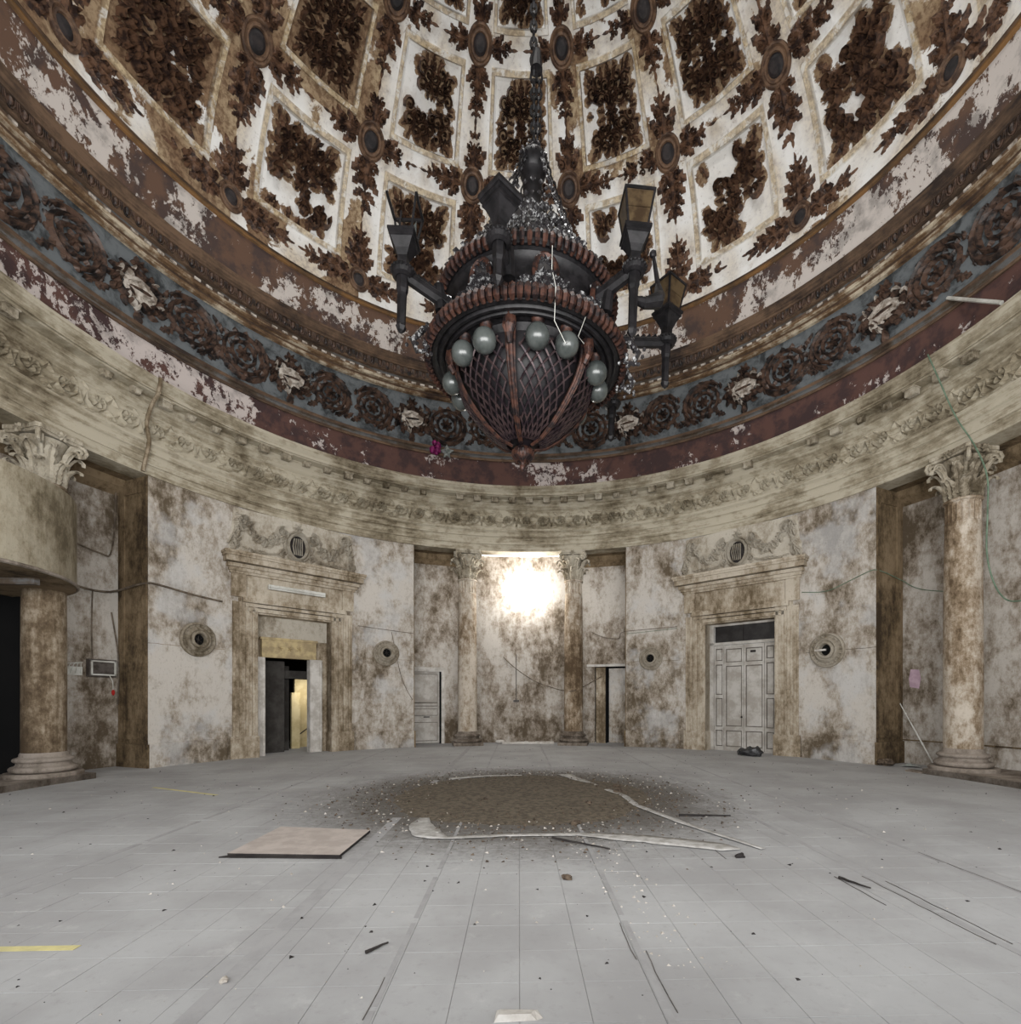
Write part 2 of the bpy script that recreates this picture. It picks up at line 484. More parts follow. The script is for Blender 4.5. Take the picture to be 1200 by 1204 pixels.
# ================================================================== FLOOR
AZ = 118
floor = st(MB().box(-11.5, 11.5, -9.5, 11.5, -0.25, -0.006).build('floor', M_joint))
TS = 0.342; X0, Y0 = -0.05, -5.31
tile_mb = MB().box(-TS / 2 + 0.0012, TS / 2 - 0.0012, -TS / 2 + 0.0012, TS / 2 - 0.0012, -0.006, 0.0, bev=0.0009)
tile_src = tile_mb.build('floor_tile', M_floor, floor)
STRIPS = [(-1.60, 0.11), (0.66, 0.035), (-0.76, 0.03), (2.91, 0.05), (3.86, 0.05), (-4.0, 0.05)]
cells = []
for i in range(-34, 35):
    for j in range(-13, 48):
        x = X0 + (i + 0.5) * TS; y = Y0 + (j + 0.5) * TS
        if math.hypot(x, y) > 10.9 or y < -8.6: continue
        dy = y + 8.0
        vis = dy > 1.9 and abs(x + 0.036 * dy) < dy * 1.08 + 0.3
        cells.append((0 if vis else 1, dy + abs(x) * 0.15 if vis else 99, x, y))
cells.sort()
rest = MB(); first = True
for n_, (nv, d_, x, y) in enumerate(cells):
    tz = (rnd() - 0.5) * 0.0018
    if n_ < 298 and nv == 0:
        o = tile_src if first else inst(tile_src, floor)
        first = False
        o.location = (x, y, tz); o.rotation_euler = ((rnd() - .5) * .004, (rnd() - .5) * .004, 0)
    else:
        h = TS / 2 - 0.0016
        rest.add([(x - h, y - h, tz), (x + h, y - h, tz), (x + h, y + h, tz), (x - h, y + h, tz),
                  (x - h, y - h, -0.02), (x + h, y - h, -0.02), (x + h, y + h, -0.02), (x - h, y + h, -0.02)],
                 [(0, 1, 2, 3), (4, 5, 1, 0), (5, 6, 2, 1), (6, 7, 3, 2), (7, 4, 0, 3)])
tag(rest.build('floor_tiles', M_floor, floor), kind='stuff')
for (x, w) in STRIPS:
    m = MB(); y = -6.5
    while y < 9.0:
        if not (abs(x) < 2 and math.hypot(x, y) < 2.2):
            L = 0.8 + rnd() * 0.2
            m.box(x - w / 2 - rnd() * .004, x + w / 2 + rnd() * .004, y, y + L, -0.01, 0.0022)
        y += 1.0
        if w > 0.1: m.box(x - w / 2, x + w / 2, y - .52, y, -0.01, 0.002)
    m.build('joint_strip', M_strip, floor)
for (x, ya, yb) in ((2.86, -5.0, -3.7), (2.97, -5.0, -3.9), (3.86, -4.6, -3.1), (2.62, -4.4, -3.75), (.70, -5.6, -4.9), (.62, -5.1, -4.6), (-0.78, -5.6, -5.2), (1.9, -3.3, -2.6)):
    pts = []; y = ya
    while y < yb:
        pts.append((x + (rnd() - .5) * .012, y, 0.003)); y += 0.12
    MB().tube(pts, 0.0026, 4).build('floor_crack', M_box, floor)

# ================================================================== DIRT AND THINGS ON THE FLOOR
m = MB(); N = 72; rings = [0, .5, 1.0, 1.4, 1.65, 1.82, 1.95]
vs = [(0, 0, 0.02)]
for q, r in enumerate(rings[1:]):
    for k in range(N):
        a = 2 * PI * k / N
        e = noise.noise(Vector((math.cos(a) * 2, math.sin(a) * 2, 3))) * .16 + noise.noise(Vector((math.cos(a) * 9, math.sin(a) * 9, 1))) * .06
        rr_ = r + e * (r / 1.95) ** 3
        z = 0.022 * (1 - (r / 1.97) ** 2) + 0.012 * noise.noise(Vector((r * 3 * math.cos(a), r * 3 * math.sin(a), 0))) + 0.006
        if r > 1.9: z = 0.001
        vs.append((rr_ * math.cos(a), rr_ * math.sin(a), max(z, 0.001)))
fs = [(0, 1 + k, 1 + (k + 1) % N) for k in range(N)]
for q in range(len(rings) - 2):
    for k in range(N):
        fs.append((1 + q * N + k, 1 + (q + 1) * N + k, 1 + (q + 1) * N + (k + 1) % N, 1 + q * N + (k + 1) % N))
m.add(vs, fs)
tag(m.build('dust_patch', M_dust, smooth=True), 'round brown heap of dust and crumbled plaster on the floor under the chandelier', 'dust', kind='stuff')

def chunk(m, x, y, z, s, mi=0):
    a = rnd() * 6.28; q = [s * (.6 + rnd() * .8) for _ in range(4)]
    vs = [(x + q[0] * math.cos(a), y + q[0] * math.sin(a), z), (x + q[1] * math.cos(a + 2.1), y + q[1] * math.sin(a + 2.1), z),
          (x + q[2] * math.cos(a + 4.2), y + q[2] * math.sin(a + 4.2), z), (x + (rnd() - .5) * s, y + (rnd() - .5) * s, z + q[3] * .7),
          (x + (rnd() - .5) * s, y + (rnd() - .5) * s, z + q[3] * .5)]
    m.add(vs, [(0, 1, 3), (1, 4, 3), (1, 2, 4), (2, 0, 3), (2, 3, 4)], mi)
m = MB()
for i in range(5200):
    r = abs(random.gauss(2.1, 0.55)); a = rnd() * 6.283
    chunk(m, r * math.cos(a), r * math.sin(a), 0.0, 0.006 + rnd() ** 3 * 0.022, 0 if rnd() < .8 else 1)
for i in range(700):
    r = rnd() ** .5 * 1.9; a = rnd() * 6.283
    chunk(m, r * math.cos(a), r * math.sin(a), 0.018, 0.006 + rnd() ** 3 * 0.02, 0)
tag(m.build('rubble_crumbs', [M_chunk, M_chunkw]), 'small brown crumbs of plaster scattered in a ring round the dust heap', 'rubble', kind='stuff')
m = MB()
for i in range(2600):
    r = rnd() ** .5 * 8.3; a = rnd() * 6.283
    x, y = r * math.cos(a), r * math.sin(a)
    chunk(m, x, y, 0.0, 0.004 + rnd() ** 4 * 0.016, 0 if rnd() < .6 else 1)
for i in range(150):
    x = .9 + (rnd() - .5) * .5 - .1; y = -5.2 + rnd() * 3
    chunk(m, x - (y + 3.7) * .08, y, 0.0, 0.005 + rnd() ** 2 * 0.012, 1)
tag(m.build('floor_litter', [M_dark, M_chunkw]), 'tiny dark and pale crumbs spread thinly over the whole tiled floor', 'litter', kind='stuff')

def lump(name, x, y, s, mat, label, cat='rubble', group=None, z0=0.0, flat=.5):
    m = MB(); sd = x * 3.1 + y
    m.ball((0, 0, 0), s, 9, 6, sc=(1, .75, flat))
    m.v = [v * (1 + .55 * noise.noise(v * (1.6 / s) + Vector((sd, sd, 0)))) for v in m.v]
    zm = min(v.z for v in m.v) * .55
    m.v = [Vector((v.x, v.y, max(v.z, zm) - zm)) for v in m.v]
    o = m.build(name, mat); o.location = (x, y, z0); o.rotation_euler = (0, 0, rnd() * 6)
    return tag(o, label, cat, group)
for (x, y, s, mi_, lb) in (
    (.62, -1.92, .07, M_chunk, 'dark plaster lump near the right front rim of the dust heap'),
    (-.55, -.45, .06, M_chunk, 'dark brown lump left of centre on top of the dust heap'),
    (.95, -.75, .06, M_chunk, 'dark lump on the right half of the dust heap'),
    (1.55, .15, .09, M_chunk, 'large brown clod on the right edge of the dust heap'),
    (1.62, .6, .07, M_chunk, 'brown clod behind the right edge of the dust heap'),
    (.35, -3.78, .05, M_chunk, 'dark crumb alone on the tiles in front of the dust heap'),
    (-1.62, -5.25, .03, M_chunkw, 'pale plaster crumb on the dark joint strip at lower left'),
    (2.05, -3.25, .05, M_dark, 'dark crumb on the tiles right of the pale film tip'),
    (8.3, 3.25, .2, M_chunk, 'rounded brown lump at the foot of the right wall corner')):
    lump('plaster_lump', x, y, s, mi_, lb)

# loose board on the floor
m = MB()
q = [(-2.84, -3.05), (-1.75, -3.14), (-1.73, -2.22), (-2.81, -2.03)]
def slab(m, q, z0, z1, mi=0, mit=None):
    vs = [(x, y, z0) for x, y in q] + [(x, y, z1) for x, y in q]
    m.add(vs, [(3, 2, 1, 0), (0, 1, 5, 4), (1, 2, 6, 5), (2, 3, 7, 6), (3, 0, 4, 7)], mi)
    m.add(vs, [(4, 5, 6, 7)], mi if mit is None else mit)
slab(m, q, 0.004, 0.032, 0, 1)
o = m.build('floor_board', [M_dark, M_board])
tag(o, 'flat square pinkish board lying on the tiles left of the dust heap', 'board')
m2 = MB(); slab(m2, [(-2.90, -3.09), (-1.72, -3.17), (-1.74, -3.11), (-2.80, -3.02)], 0.0, 0.012)
m2.build('edge_trim', M_dark, o)

def sheet(name, pts, z, mat, label, cat, wob=.006):
    """a strip given by centre-line points and half widths"""
    m = MB(); vs = []; fs = []
    P2 = []
    for i in range(len(pts) - 1):
        (x0, y0, w0), (x1, y1, w1) = pts[i], pts[i + 1]
        for k in range(8):
            f = k / 8; P2.append((x0 + (x1 - x0) * f, y0 + (y1 - y0) * f, w0 + (w1 - w0) * f))
    P2.append(pts[-1])
    for i, (x, y, w) in enumerate(P2):
        a = P2[max(0, i - 1)]; b = P2[min(len(P2) - 1, i + 1)]
        dx, dy = b[0] - a[0], b[1] - a[1]; L = math.hypot(dx, dy) or 1
        for s_ in (-1, -.3, .4, 1):
            ww = w * s_ * (1 + .35 * noise.noise(Vector((x * 5, y * 5, s_ * 3))))
            vs.append((x - dy / L * ww, y + dx / L * ww, z + wob * (1 + noise.noise(Vector((x * 7, y * 7, s_ * 4))))))
    for i in range(len(P2) - 1):
        for k in range(3):
            fs.append((i * 4 + k, (i + 1) * 4 + k, (i + 1) * 4 + k + 1, i * 4 + k + 1))
    m.add(vs, fs)
    o = m.build(name, mat, smooth=True)
    sol = o.modifiers.new('thick', 'SOLIDIFY'); sol.thickness = .002
    return tag(o, label, cat)
sheet('plastic_film', [(-1.25, -1.55, .06), (-1.22, -1.95, .14), (-1.05, -2.35, .16), (-.85, -2.5, .05), (-.2, -2.42, .05), (.6, -2.4, .06), (1.3, -2.62, .16), (2.0, -2.95, .15), (2.15, -3.02, .02)], .010, M_film, 'long pale strip of dusty film curving along the front of the dust heap', 'film', .004)
sheet('plastic_film', [(2.38, -3.03, .03), (1.95, -2.0, .05), (1.6, -.9, .05), (1.58, -.2, .05), (1.3, .7, .06), (1.0, 1.6, .1), (.85, 2.1, .14)], .011, M_film, 'pale strip of dusty film along the right side of the dust heap', 'film', .004)
sheet('plastic_film', [(-1.35, 1.6, .1), (-.7, 1.95, .07), (0, 2.0, .04)], .010, M_film, 'short pale strip of film on the far rim of the dust heap', 'film', .004)

# sticks
def stick(a, b, r, mat, label, cat='stick', name='stick'):
    v = Vector(b) - Vector(a); pts = [Vector(a) + v * (i / 6) + Vector(((rnd() - .5) * r, (rnd() - .5) * r, 0)) for i in range(7)]
    return tag(MB().tube(pts, [r * (1 - .5 * i / 6) for i in range(7)], 6).build(name, mat), label, cat)
stick((2.0, -1.55, .02), (2.65, -1.62, .02), .016, M_dark, 'dark straight stick on the tiles right of the dust heap')
stick((.3, -2.62, .035), (.85, -3.0, .02), .014, M_dark, 'dark stick lying across the film at the front of the dust heap')
stick((2.62, -3.85, .014), (2.72, -4.1, .014), .012, M_dark, 'short dark stick beside the joint in the right foreground')
stick((-.95, -4.98, .014), (-.86, -4.86, .012), .012, M_dark, 'short black splinter on the tiles in the centre foreground')

# folded paper in the foreground
m = MB()
m.add([(-.17, -5.64, .0), (.03, -5.63, .0), (.035, -5.55, .002), (-.16, -5.55, .003), (-.15, -5.635, .035), (0.0, -5.625, .03), (.02, -5.57, .012), (-.14, -5.57, .02), (.06, -5.62, .004)],
      [(0, 1, 5, 4), (4, 5, 6, 7), (7, 6, 2, 3), (0, 4, 7, 3), (1, 8, 6, 5), (8, 2, 6)])
tag(m.build('folded_card', M_white), 'small folded white card on the tiles at the bottom centre foreground', 'card')
# black bag by the right doors
m = MB(); m.ball((0, 0, .1), .3, 18, 12, sc=(1.0, .6, .42))
m.v = [Vector((v.x * (1 + .25 * noise.noise(v * 5)), v.y * (1 + .3 * noise.noise(v * 6)), max(v.z + .11 * noise.noise(v * 8), .0))) for v in m.v]
o = m.build('rubbish_bag', M_bag); o.location = (6.15, 5.30, 0); o.rotation_euler = (0, 0, -.7); o.scale = (1.15, 1, 1)
tag(o, 'crumpled black plastic bag on the floor against the closed double doors', 'bag')
# white strip at the foot of the niche wall
m = MB()
for i in range(14):
    x0 = -.62 + i * .125; zz = .07 + .03 * noise.noise(Vector((i * .6, 0, 0)))
    m.box(x0, x0 + .13, 9.18 - i * .004, 9.46, 0.004, zz, bev=.012)
m.ball((-.70, 9.36, .07), .15, 10, 6, sc=(1.1, .6, .45))
tag(m.build('white_cloth_strip', M_white), 'long white strip of cloth on the floor at the foot of the niche wall', 'cloth')
# yellow floor tape
for (a, b, lb) in (((-4.2, -4.84), (-2.72, -4.84), 'yellow tape line on the tiles at the left edge of the foreground'), ((-6.3, .89), (-4.8, .14), 'faded yellow tape line on the tiles by the left wall')):
    d = Vector((b[0] - a[0], b[1] - a[1])); n_ = Vector((-d.y, d.x)).normalized() * .03
    m = MB(); slab(m, [(a[0] - n_.x, a[1] - n_.y), (b[0] - n_.x, b[1] - n_.y), (b[0] + n_.x, b[1] + n_.y), (a[0] + n_.x, a[1] + n_.y)], 0.0015, 0.0035)
    tag(m.build('floor_tape', M_ytape), lb, 'tape')

# ================================================================== WALLS
RW, RN, ZE = 8.84, 9.85, 6.41
SURF_Z = 3.75
def wall_panel(name, sgn):
    """curved wall between niches, azimuth 22.5..67.5, with a hole for the door"""
    th = 0.5
    m = MB()
    a_l, a_r = (22.5, 67.5) if sgn > 0 else (-67.5, -22.5)
    mid = 45 * sgn
    da = math.degrees(math.atan(1.05 / RW))
    def seg(a0, a1, z0, z1, n):
        for k in range(n):
            b0, b1 = a0 + (a1 - a0) * k / n, a0 + (a1 - a0) * (k + 1) / n
            m.add([P(b0, RW, z0), P(b1, RW, z0), P(b1, RW, z1), P(b0, RW, z1)], [(3, 2, 1, 0)])
    seg(a_l, mid - da, 0, ZE, 16)
    seg(mid + da, a_r, 0, ZE, 16)
    seg(mid - da, mid + da, 3.85, ZE, 8)
    # hole reveals
    for a in (mid - da, mid + da):
        m.add([P(a, RW, 0), P(a, RW + th, 0), P(a, RW + th, 3.85), P(a, RW, 3.85)], [(0, 1, 2, 3)])
    m.add([P(mid - da, RW, 3.85), P(mid + da, RW, 3.85), P(mid + da, RW + th, 3.85), P(mid - da, RW + th, 3.85)], [(0, 1, 2, 3)])
    w = st(m.build(name, M_wall, smooth=False))
    # end returns towards the niches, each with a raised brown frame
    for a in (a_l, a_r):
        d = 1 if a == a_r else -1
        T = ring_mat(a, 0, 0)
        r = MB(M=lambda p, T=T: T @ Vector(p))
        mt = 0
        r.box(-0.06 * d if d > 0 else 0, 0 if d > 0 else .06, RW, RN + .1, 0, ZE)
        x0, x1 = (0, .025 * d)
        for (ya, yb, za, zb) in ((RW + .02, RW + .16, .62, ZE - .1), (RN - .25, RN - .1, .62, ZE - .1), (RW + .16, RN - .25, .62, .8), (RW + .16, RN - .25, ZE - .35, ZE - .1)):
            r.box(min(x0, x1), max(x0, x1), ya, yb, za, zb)
        r.box(min(0, .05 * d), max(0, .05 * d), RW - .05, RN - .02, 0, .52)
        r.build('niche_return', M_brown, w)
    # horizontal scored joints and vertical cracks: thin raised wires
    # plinth
    b = MB()
    for (b0, b1) in ((a_l, mid - 11.3), (mid + 11.0, a_r)):
        n = 14
        cuts = [b0 + (b1 - b0) * k / n for k in range(n + 1)]
        for k in range(n):
            c0, c1 = cuts[k], cuts[k + 1]
            g = .0
            b.add([P(c0, RW, 0), P(c1, RW, 0), P(c1, RW - .05, 0), P(c0, RW - .05, 0), P(c0, RW, .55), P(c1, RW, .55), P(c1, RW - .05, .52), P(c0, RW - .05, .52)],
                  [(3, 2, 6, 7), (7, 6, 5, 4), (0, 3, 7, 4), (2, 1, 5, 6)])
    st(b.build('baseboard_' + name.split('_')[1], M_wall))
    # raised cement joints
    j = MB()
    for z in (2.75 if sgn < 0 else 2.72,):
        for (b0, b1) in ((a_l, mid - 11.5), (mid + 11.5, a_r)):
            pts = [P(b0 + (b1 - b0) * k / 20, RW - .002, z + .02 * noise.noise(Vector((k, z, sgn)))) for k in range(21)]
            j.tube(pts, .006, 4)
    j.build('cement_joint', M_brown, w)
    return w
wall_l = wall_panel('wall_left', -1)
wall_r = wall_panel('wall_right', 1)

# niche back walls (curved, R = 9.85)
def cyl(m, a0, a1, R, z0, z1, n, mi=0, flip=True):
    for k in range(n):
        b0, b1 = a0 + (a1 - a0) * k / n, a0 + (a1 - a0) * (k + 1) / n
        m.add([P(b0, R, z0), P(b1, R, z0), P(b1, R, z1), P(b0, R, z1)], [(3, 2, 1, 0)], mi)
m = MB()
cyl(m, -15.4, 15.2, RN, 0, 6.54, 24)
cyl(m, -24, -15.4, RN, 2.58, 6.54, 8)
cyl(m, 15.2, 24, RN, 2.66, 6.54, 8)
wall_b = st(m.build('wall_back', M_niche))
m = MB()   # ledges/lintels above the two small doors
m = MB(); cyl(m, -23, -15.3, RN - .06, 2.53, 2.61, 6)
m.add([P(-23, RN - .06, 2.61), P(-15.3, RN - .06, 2.61), P(-15.3, RN, 2.61), P(-23, RN, 2.61)], [(0, 1, 2, 3)])
m.build('door_head', M_white, wall_b)
m = MB(); cyl(m, 13.6, 23, RN - .12, 2.64, 2.72, 6)
m.add([P(13.6, RN - .12, 2.72), P(23, RN - .12, 2.72), P(23, RN, 2.72), P(13.6, RN, 2.72)], [(0, 1, 2, 3)])
m.add([P(13.6, RN - .12, 2.64), P(23, RN - .12, 2.64), P(23, RN, 2.64), P(13.6, RN, 2.64)], [(3, 2, 1, 0)])
m.build('door_head', M_white, wall_b)
# thin socket box and conduit in the niche
m = MB(M=lambda p: ring_mat(-.9, RN, 0) @ Vector(p))
m.box(-.1, .1, -.05, 0, 1.42, 1.5); m.tube([(0, -.02, 1.5), (0, -.02, 3.1)], .012, 5)
tag(m.build('socket_box', M_box), 'small socket box with vertical conduit on the niche back wall', 'socket')

# side niche walls
m = MB(); cyl(m, -77.4, -66, RN, 0, ZE + .02, 12); cyl(m, -114, -77.4, RN, 3.7, ZE + .02, 22)
m.add([P(-77.4, RN, 0), P(-77.4, RN + .04, 0), P(-77.4, RN + .04, 3.7), P(-77.4, RN, 3.7)], [(0, 1, 2, 3)])
wall_fl = st(m.build('wall_far_left', M_niche))
m = MB(); cyl(m, 66, 114, RN, 0, ZE + .02, 40)
wall_fr = st(m.build('wall_far_right', M_niche))
# raised frames on the side niche walls
m = MB()
for z in (.55,):
    m.tube([P(a, RN - .01, z) for a in range(67, 114, 2)], .02, 4)
m.build('dado_line', M_brown, wall_fr)
# black side opening on the left with a dark room
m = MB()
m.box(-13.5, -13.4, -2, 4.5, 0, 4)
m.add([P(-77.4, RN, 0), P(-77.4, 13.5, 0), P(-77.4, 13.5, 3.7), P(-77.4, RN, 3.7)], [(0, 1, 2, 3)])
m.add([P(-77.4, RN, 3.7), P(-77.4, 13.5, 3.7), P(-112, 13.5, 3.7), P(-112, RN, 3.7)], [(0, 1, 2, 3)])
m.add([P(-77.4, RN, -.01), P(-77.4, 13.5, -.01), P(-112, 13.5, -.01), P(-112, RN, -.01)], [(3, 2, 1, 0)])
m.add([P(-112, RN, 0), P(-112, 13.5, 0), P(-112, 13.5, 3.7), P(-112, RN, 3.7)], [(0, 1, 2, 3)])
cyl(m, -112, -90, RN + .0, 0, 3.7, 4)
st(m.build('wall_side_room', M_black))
m = MB(M=lambda p: ring_mat(-80.5, RN + 1.5, 0) @ Vector(p)); m.box(-1.2, .9, 0, .06, 1.35, 1.52)
m.box(-1.2, -1.1, 0, .06, 0, 1.35); m.box(.8, .9, 0, .06, 0, 1.35)
tag(m.build('barrier', M_ystone), 'dim wooden barrier inside the black opening at the left edge', 'barrier')
# curved step under the left and right columns
for sgn, nm in ((-1, 'left'), (1, 'right')):
    m = MB()
    n = 16
    a0, a1 = (-113, -76.3) if sgn < 0 else (76.3, 113)
    for k in range(n):
        b0, b1 = a0 + (a1 - a0) * k / n, a0 + (a1 - a0) * (k + 1) / n
        ra, rb = (8.36 + .02 * noise.noise(Vector((b0, 1, 1)))), (8.36 + .02 * noise.noise(Vector((b1, 1, 1))))
        m.add([P(b0, ra, 0), P(b1, rb, 0), P(b1, rb, .11), P(b0, ra, .11), P(b0, RN, 0), P(b1, RN, 0), P(b1, RN, .11), P(b0, RN, .11)],
              [(0, 1, 2, 3), (3, 2, 6, 7), (3, 2, 1, 0)])
        if k == 0: m.add([P(b0, ra, 0), P(b0, RN, 0), P(b0, RN, .11), P(b0, ra, .11)], [(0, 1, 2, 3)])
        if k == n - 1: m.add([P(b1, rb, 0), P(b1, RN, 0), P(b1, RN, .11), P(b1, rb, .11)], [(0, 1, 2, 3)])
    st(m.build('trim_%d' % (8 if sgn < 0 else 9), M_base))

# ------------------------------------------------------------------ entablature and cornices: rings
def ring(name, prof, mats, mis, a0=0, a1=360, n=320, smooth=False):
    m = MB(); m.lathe(prof, n, a0=a0, a1=a1, mis=mis)
    return st(m.build(name, mats, smooth=smooth))
# architrave, frieze, cornice
prof = [(RN + .02, 6.43), (9.3, 6.43), (9.3, 6.41), (8.84, 6.41), (8.80, 6.41), (8.80, 6.62), (8.77, 6.63), (8.77, 6.86), (8.73, 6.88), (8.73, 7.02), (8.68, 7.06), (8.68, 7.12),
        (8.86, 7.16), (8.86, 7.78), (8.80, 7.82), (8.76, 7.86), (8.76, 7.93), (8.84, 7.95), (8.84, 8.13), (8.60, 8.15), (8.58, 8.17), (8.53, 8.17), (8.53, 8.24), (8.48, 8.30), (8.44, 8.36), (8.44, 8.44), (9.12, 8.46)]
# around the far niche the soffit is open behind the architrave between the columns: build it in three pieces
mis = [1, 1, 0] + [0] * (len(prof) - 4)
prof_main = prof[2:]
tr1 = ring('trim_1', prof_main, [M_entab, M_brown], [0] * (len(prof_main) - 1))
m = MB()
def soff(a0, a1, n):
    for k in range(n):
        b0, b1 = a0 + (a1 - a0) * k / n, a0 + (a1 - a0) * (k + 1) / n
        m.add([P(b0, 9.28, 6.42), P(b1, 9.28, 6.42), P(b1, RN + .05, 6.42), P(b0, RN + .05, 6.42)], [(0, 1, 2, 3)])
        m.add([P(b0, 9.62, 6.25), P(b1, 9.62, 6.25), P(b1, RN, 6.1), P(b0, RN, 6.1)], [(0, 1, 2, 3)])
        m.add([P(b0, 9.62, 6.42), P(b1, 9.62, 6.42), P(b1, 9.62, 6.25), P(b0, 9.62, 6.25)], [(3, 2, 1, 0)])
soff(-AZ, -10.0, 100); soff(10.0, AZ, 100)
m.build('soffit', M_brown, tr1)
# skylight shaft behind the central opening
m = MB()
cyl(m, -10, 10, 9.3, 6.41, 8.2, 10)
for s_ in (-1, 1):
    m.add([P(10 * s_, 9.3, 6.4), P(10 * s_, 11, 6.4), P(10 * s_, 11, 8.2), P(10 * s_, 9.3, 8.2)], [(0, 1, 2, 3)])
m.build('skylight_shaft', M_white, tr1)
m = MB()
for k in range(6):
    b0, b1 = -10 + 20 * k / 6, -10 + 20 * (k + 1) / 6
    m.add([P(b0 + .08, RN + .02, 6.52), P(b1 - .08, RN + .02, 6.52), P(b1 - .08, 10.6, 8.15), P(b0 + .08, 10.6, 8.15)], [(0, 1, 2, 3)])
    m.add([P(b0 + .08, RN + .05, 6.5), P(b1 - .08, RN + .05, 6.5), P(b1 - .08, 10.63, 8.15), P(b0 + .08, 10.63, 8.15)], [(3, 2, 1, 0)])
win = st(m.build('window_1', M_sky))
m = MB()
for k in range(7):
    a = -10 + 20 * k / 6
    m.bar(P(a, RN, 6.5), P(a, 10.6, 8.17), .03)
m.bar(P(-10, 10.6, 8.17), P(10, 10.6, 8.17), .03)
m.build('glazing_bar', M_white, win)

# modillions: one part each
m = MB()
m.box(-.105, .105, -.17, .0, -.15, -.02); m.box(-.125, .125, -.20, 0, -.03, 0.0)
m.tube([(-.1, -.14, -.13), (.1, -.14, -.13)], .035, 6)
mod = m.build('modillion', M_capital, tr1)
m = MB()
m.box(-.10, .09, -.10, .0, -.13, -.01)
m.ball((0, -.09, -.08), .07, 7, 5); m.v = [v * (1 + .3 * noise.noise(v * 14)) for v in m.v]
mod2 = m.build('broken_modillion', M_capital, tr1)
first = {}
for k in range(-30, 31):
    phi = (k + .5) * 3.75
    near0 = abs(phi) < 15
    r_ = rnd()
    src = mod if (near0 or r_ < .42) else (mod2 if r_ < .85 else None)
    if src is None: continue
    o = src if src not in first else inst(src, tr1)
    first[src] = 1
    o.matrix_local = ring_mat(phi, 8.80, 8.15)

# rinceau scrolls of the stone frieze (two mirrored pieces, one part per scroll)
def rinceau(hand):
    m = MB(M=lambda p: Vector((p[0], -p[2], p[1])))
    m.spiral(0, 0, .225, 1.3, PI * .9 if hand > 0 else PI * .1, hand, .040, .085, tail=(-.31 * hand, -.22))
    m.rosette(0, 0, .13, 6, .10)
    m.leaf(.12, .05, .5, .16, .1, .07, lobes=1)
    m.leaf(.25 * hand, .16, .9 * hand, .24, .14, .07); m.leaf(.26 * hand, -.15, -.7 * hand, .26, .14, .075, lobes=1)
    m.leaf(-.18 * hand, .21, 2.4, .16, .08, .035); m.leaf(-.10, -.23, 3.4, .2, .07, .035)
    m.leaf(.1, .24, .2, .2, .06, .03)
    return m.build('frieze_scroll', M_entab, tr1)
sc = [rinceau(1), rinceau(-1)]
for i, k in enumerate(range(-30, 31)):
    s_ = sc[i % 2]
    o = s_ if i < 2 else inst(s_, tr1)
    o.matrix_local = ring_mat(k * 3.75 + 1.0, 8.855, 7.47)

# ---- maroon attic band and gilt mouldings
tr2 = ring('trim_2', [(9.12, 8.44), (9.10, 8.5), (9.10, 9.50), (9.06, 9.50), (9.06, 9.56), (9.10, 9.60), (9.10, 9.66), (9.04, 9.68), (9.03, 9.76), (9.10, 9.80), (9.185, 9.82)],
           [M_red, M_gold, M_grime], [0, 0, 1, 1, 1, 2, 2, 1, 1, 2])
# thin loose wooden battens on the maroon band
# ---- blue frieze
tr3 = ring('trim_3', [(9.185, 9.82), (9.18, 11.34)], [M_blue], [0])
# ---- upper cornice
tr4 = ring('trim_4', [(9.18, 11.34), (9.10, 11.36), (9.06, 11.42), (9.06, 11.48), (8.99, 11.50), (8.97, 11.58), (8.97, 11.64), (9.08, 11.66), (9.10, 11.80), (9.03, 11.82), (9.03, 12.06),
                      (8.98, 12.07), (8.98, 12.12), (8.95, 12.15), (8.92, 12.24), (8.90, 12.30), (8.90, 12.36), (8.96, 12.38), (9.0, 12.40)],
           [M_gold, M_grime, M_cream], [2, 2, 0, 2, 2, 0, 1, 1, 0, 0, 0, 0, 0, 0, 0, 0, 0, 0])
# white dentil-like flecks on the cream fillet
tr5 = ring('trim_5', [(8.96, 12.38), (8.90, 12.8), (8.80, 13.36)], [M_band], [0, 0])
tr6 = ring('trim_6', [(8.80, 13.36), (8.75, 13.37), (8.73, 13.40), (8.73, 13.44), (8.70, 13.46), (8.68, 13.50), (8.66, 13.51)], [M_gold, M_gilt], [1] * 3 + [0] * 3)
# egg and dart: one part per egg
m = MB()
m.ball((0, 0, 0), .062, 8, 6, sc=(.8, .9, 1.5))
m.tube([(-.085, 0, .11), (-.075, -.01, -.02), (-.04, -.01, -.10), (0, -.01, -.125), (.04, -.01, -.10), (.075, -.01, -.02), (.085, 0, .11)], .013, 4)
m.tube([(.112, 0, .1), (.112, -.02, -.09)], [.018, .006], 4)
egg = m.build('egg_ornament', M_orn2, tr4)
k = 0
for i in range(-75, 76):
    a = i * 1.45
    o = egg if k == 0 else inst(egg, tr4); k += 1
    o.matrix_local = ring_mat(a, 9.0, 11.95)
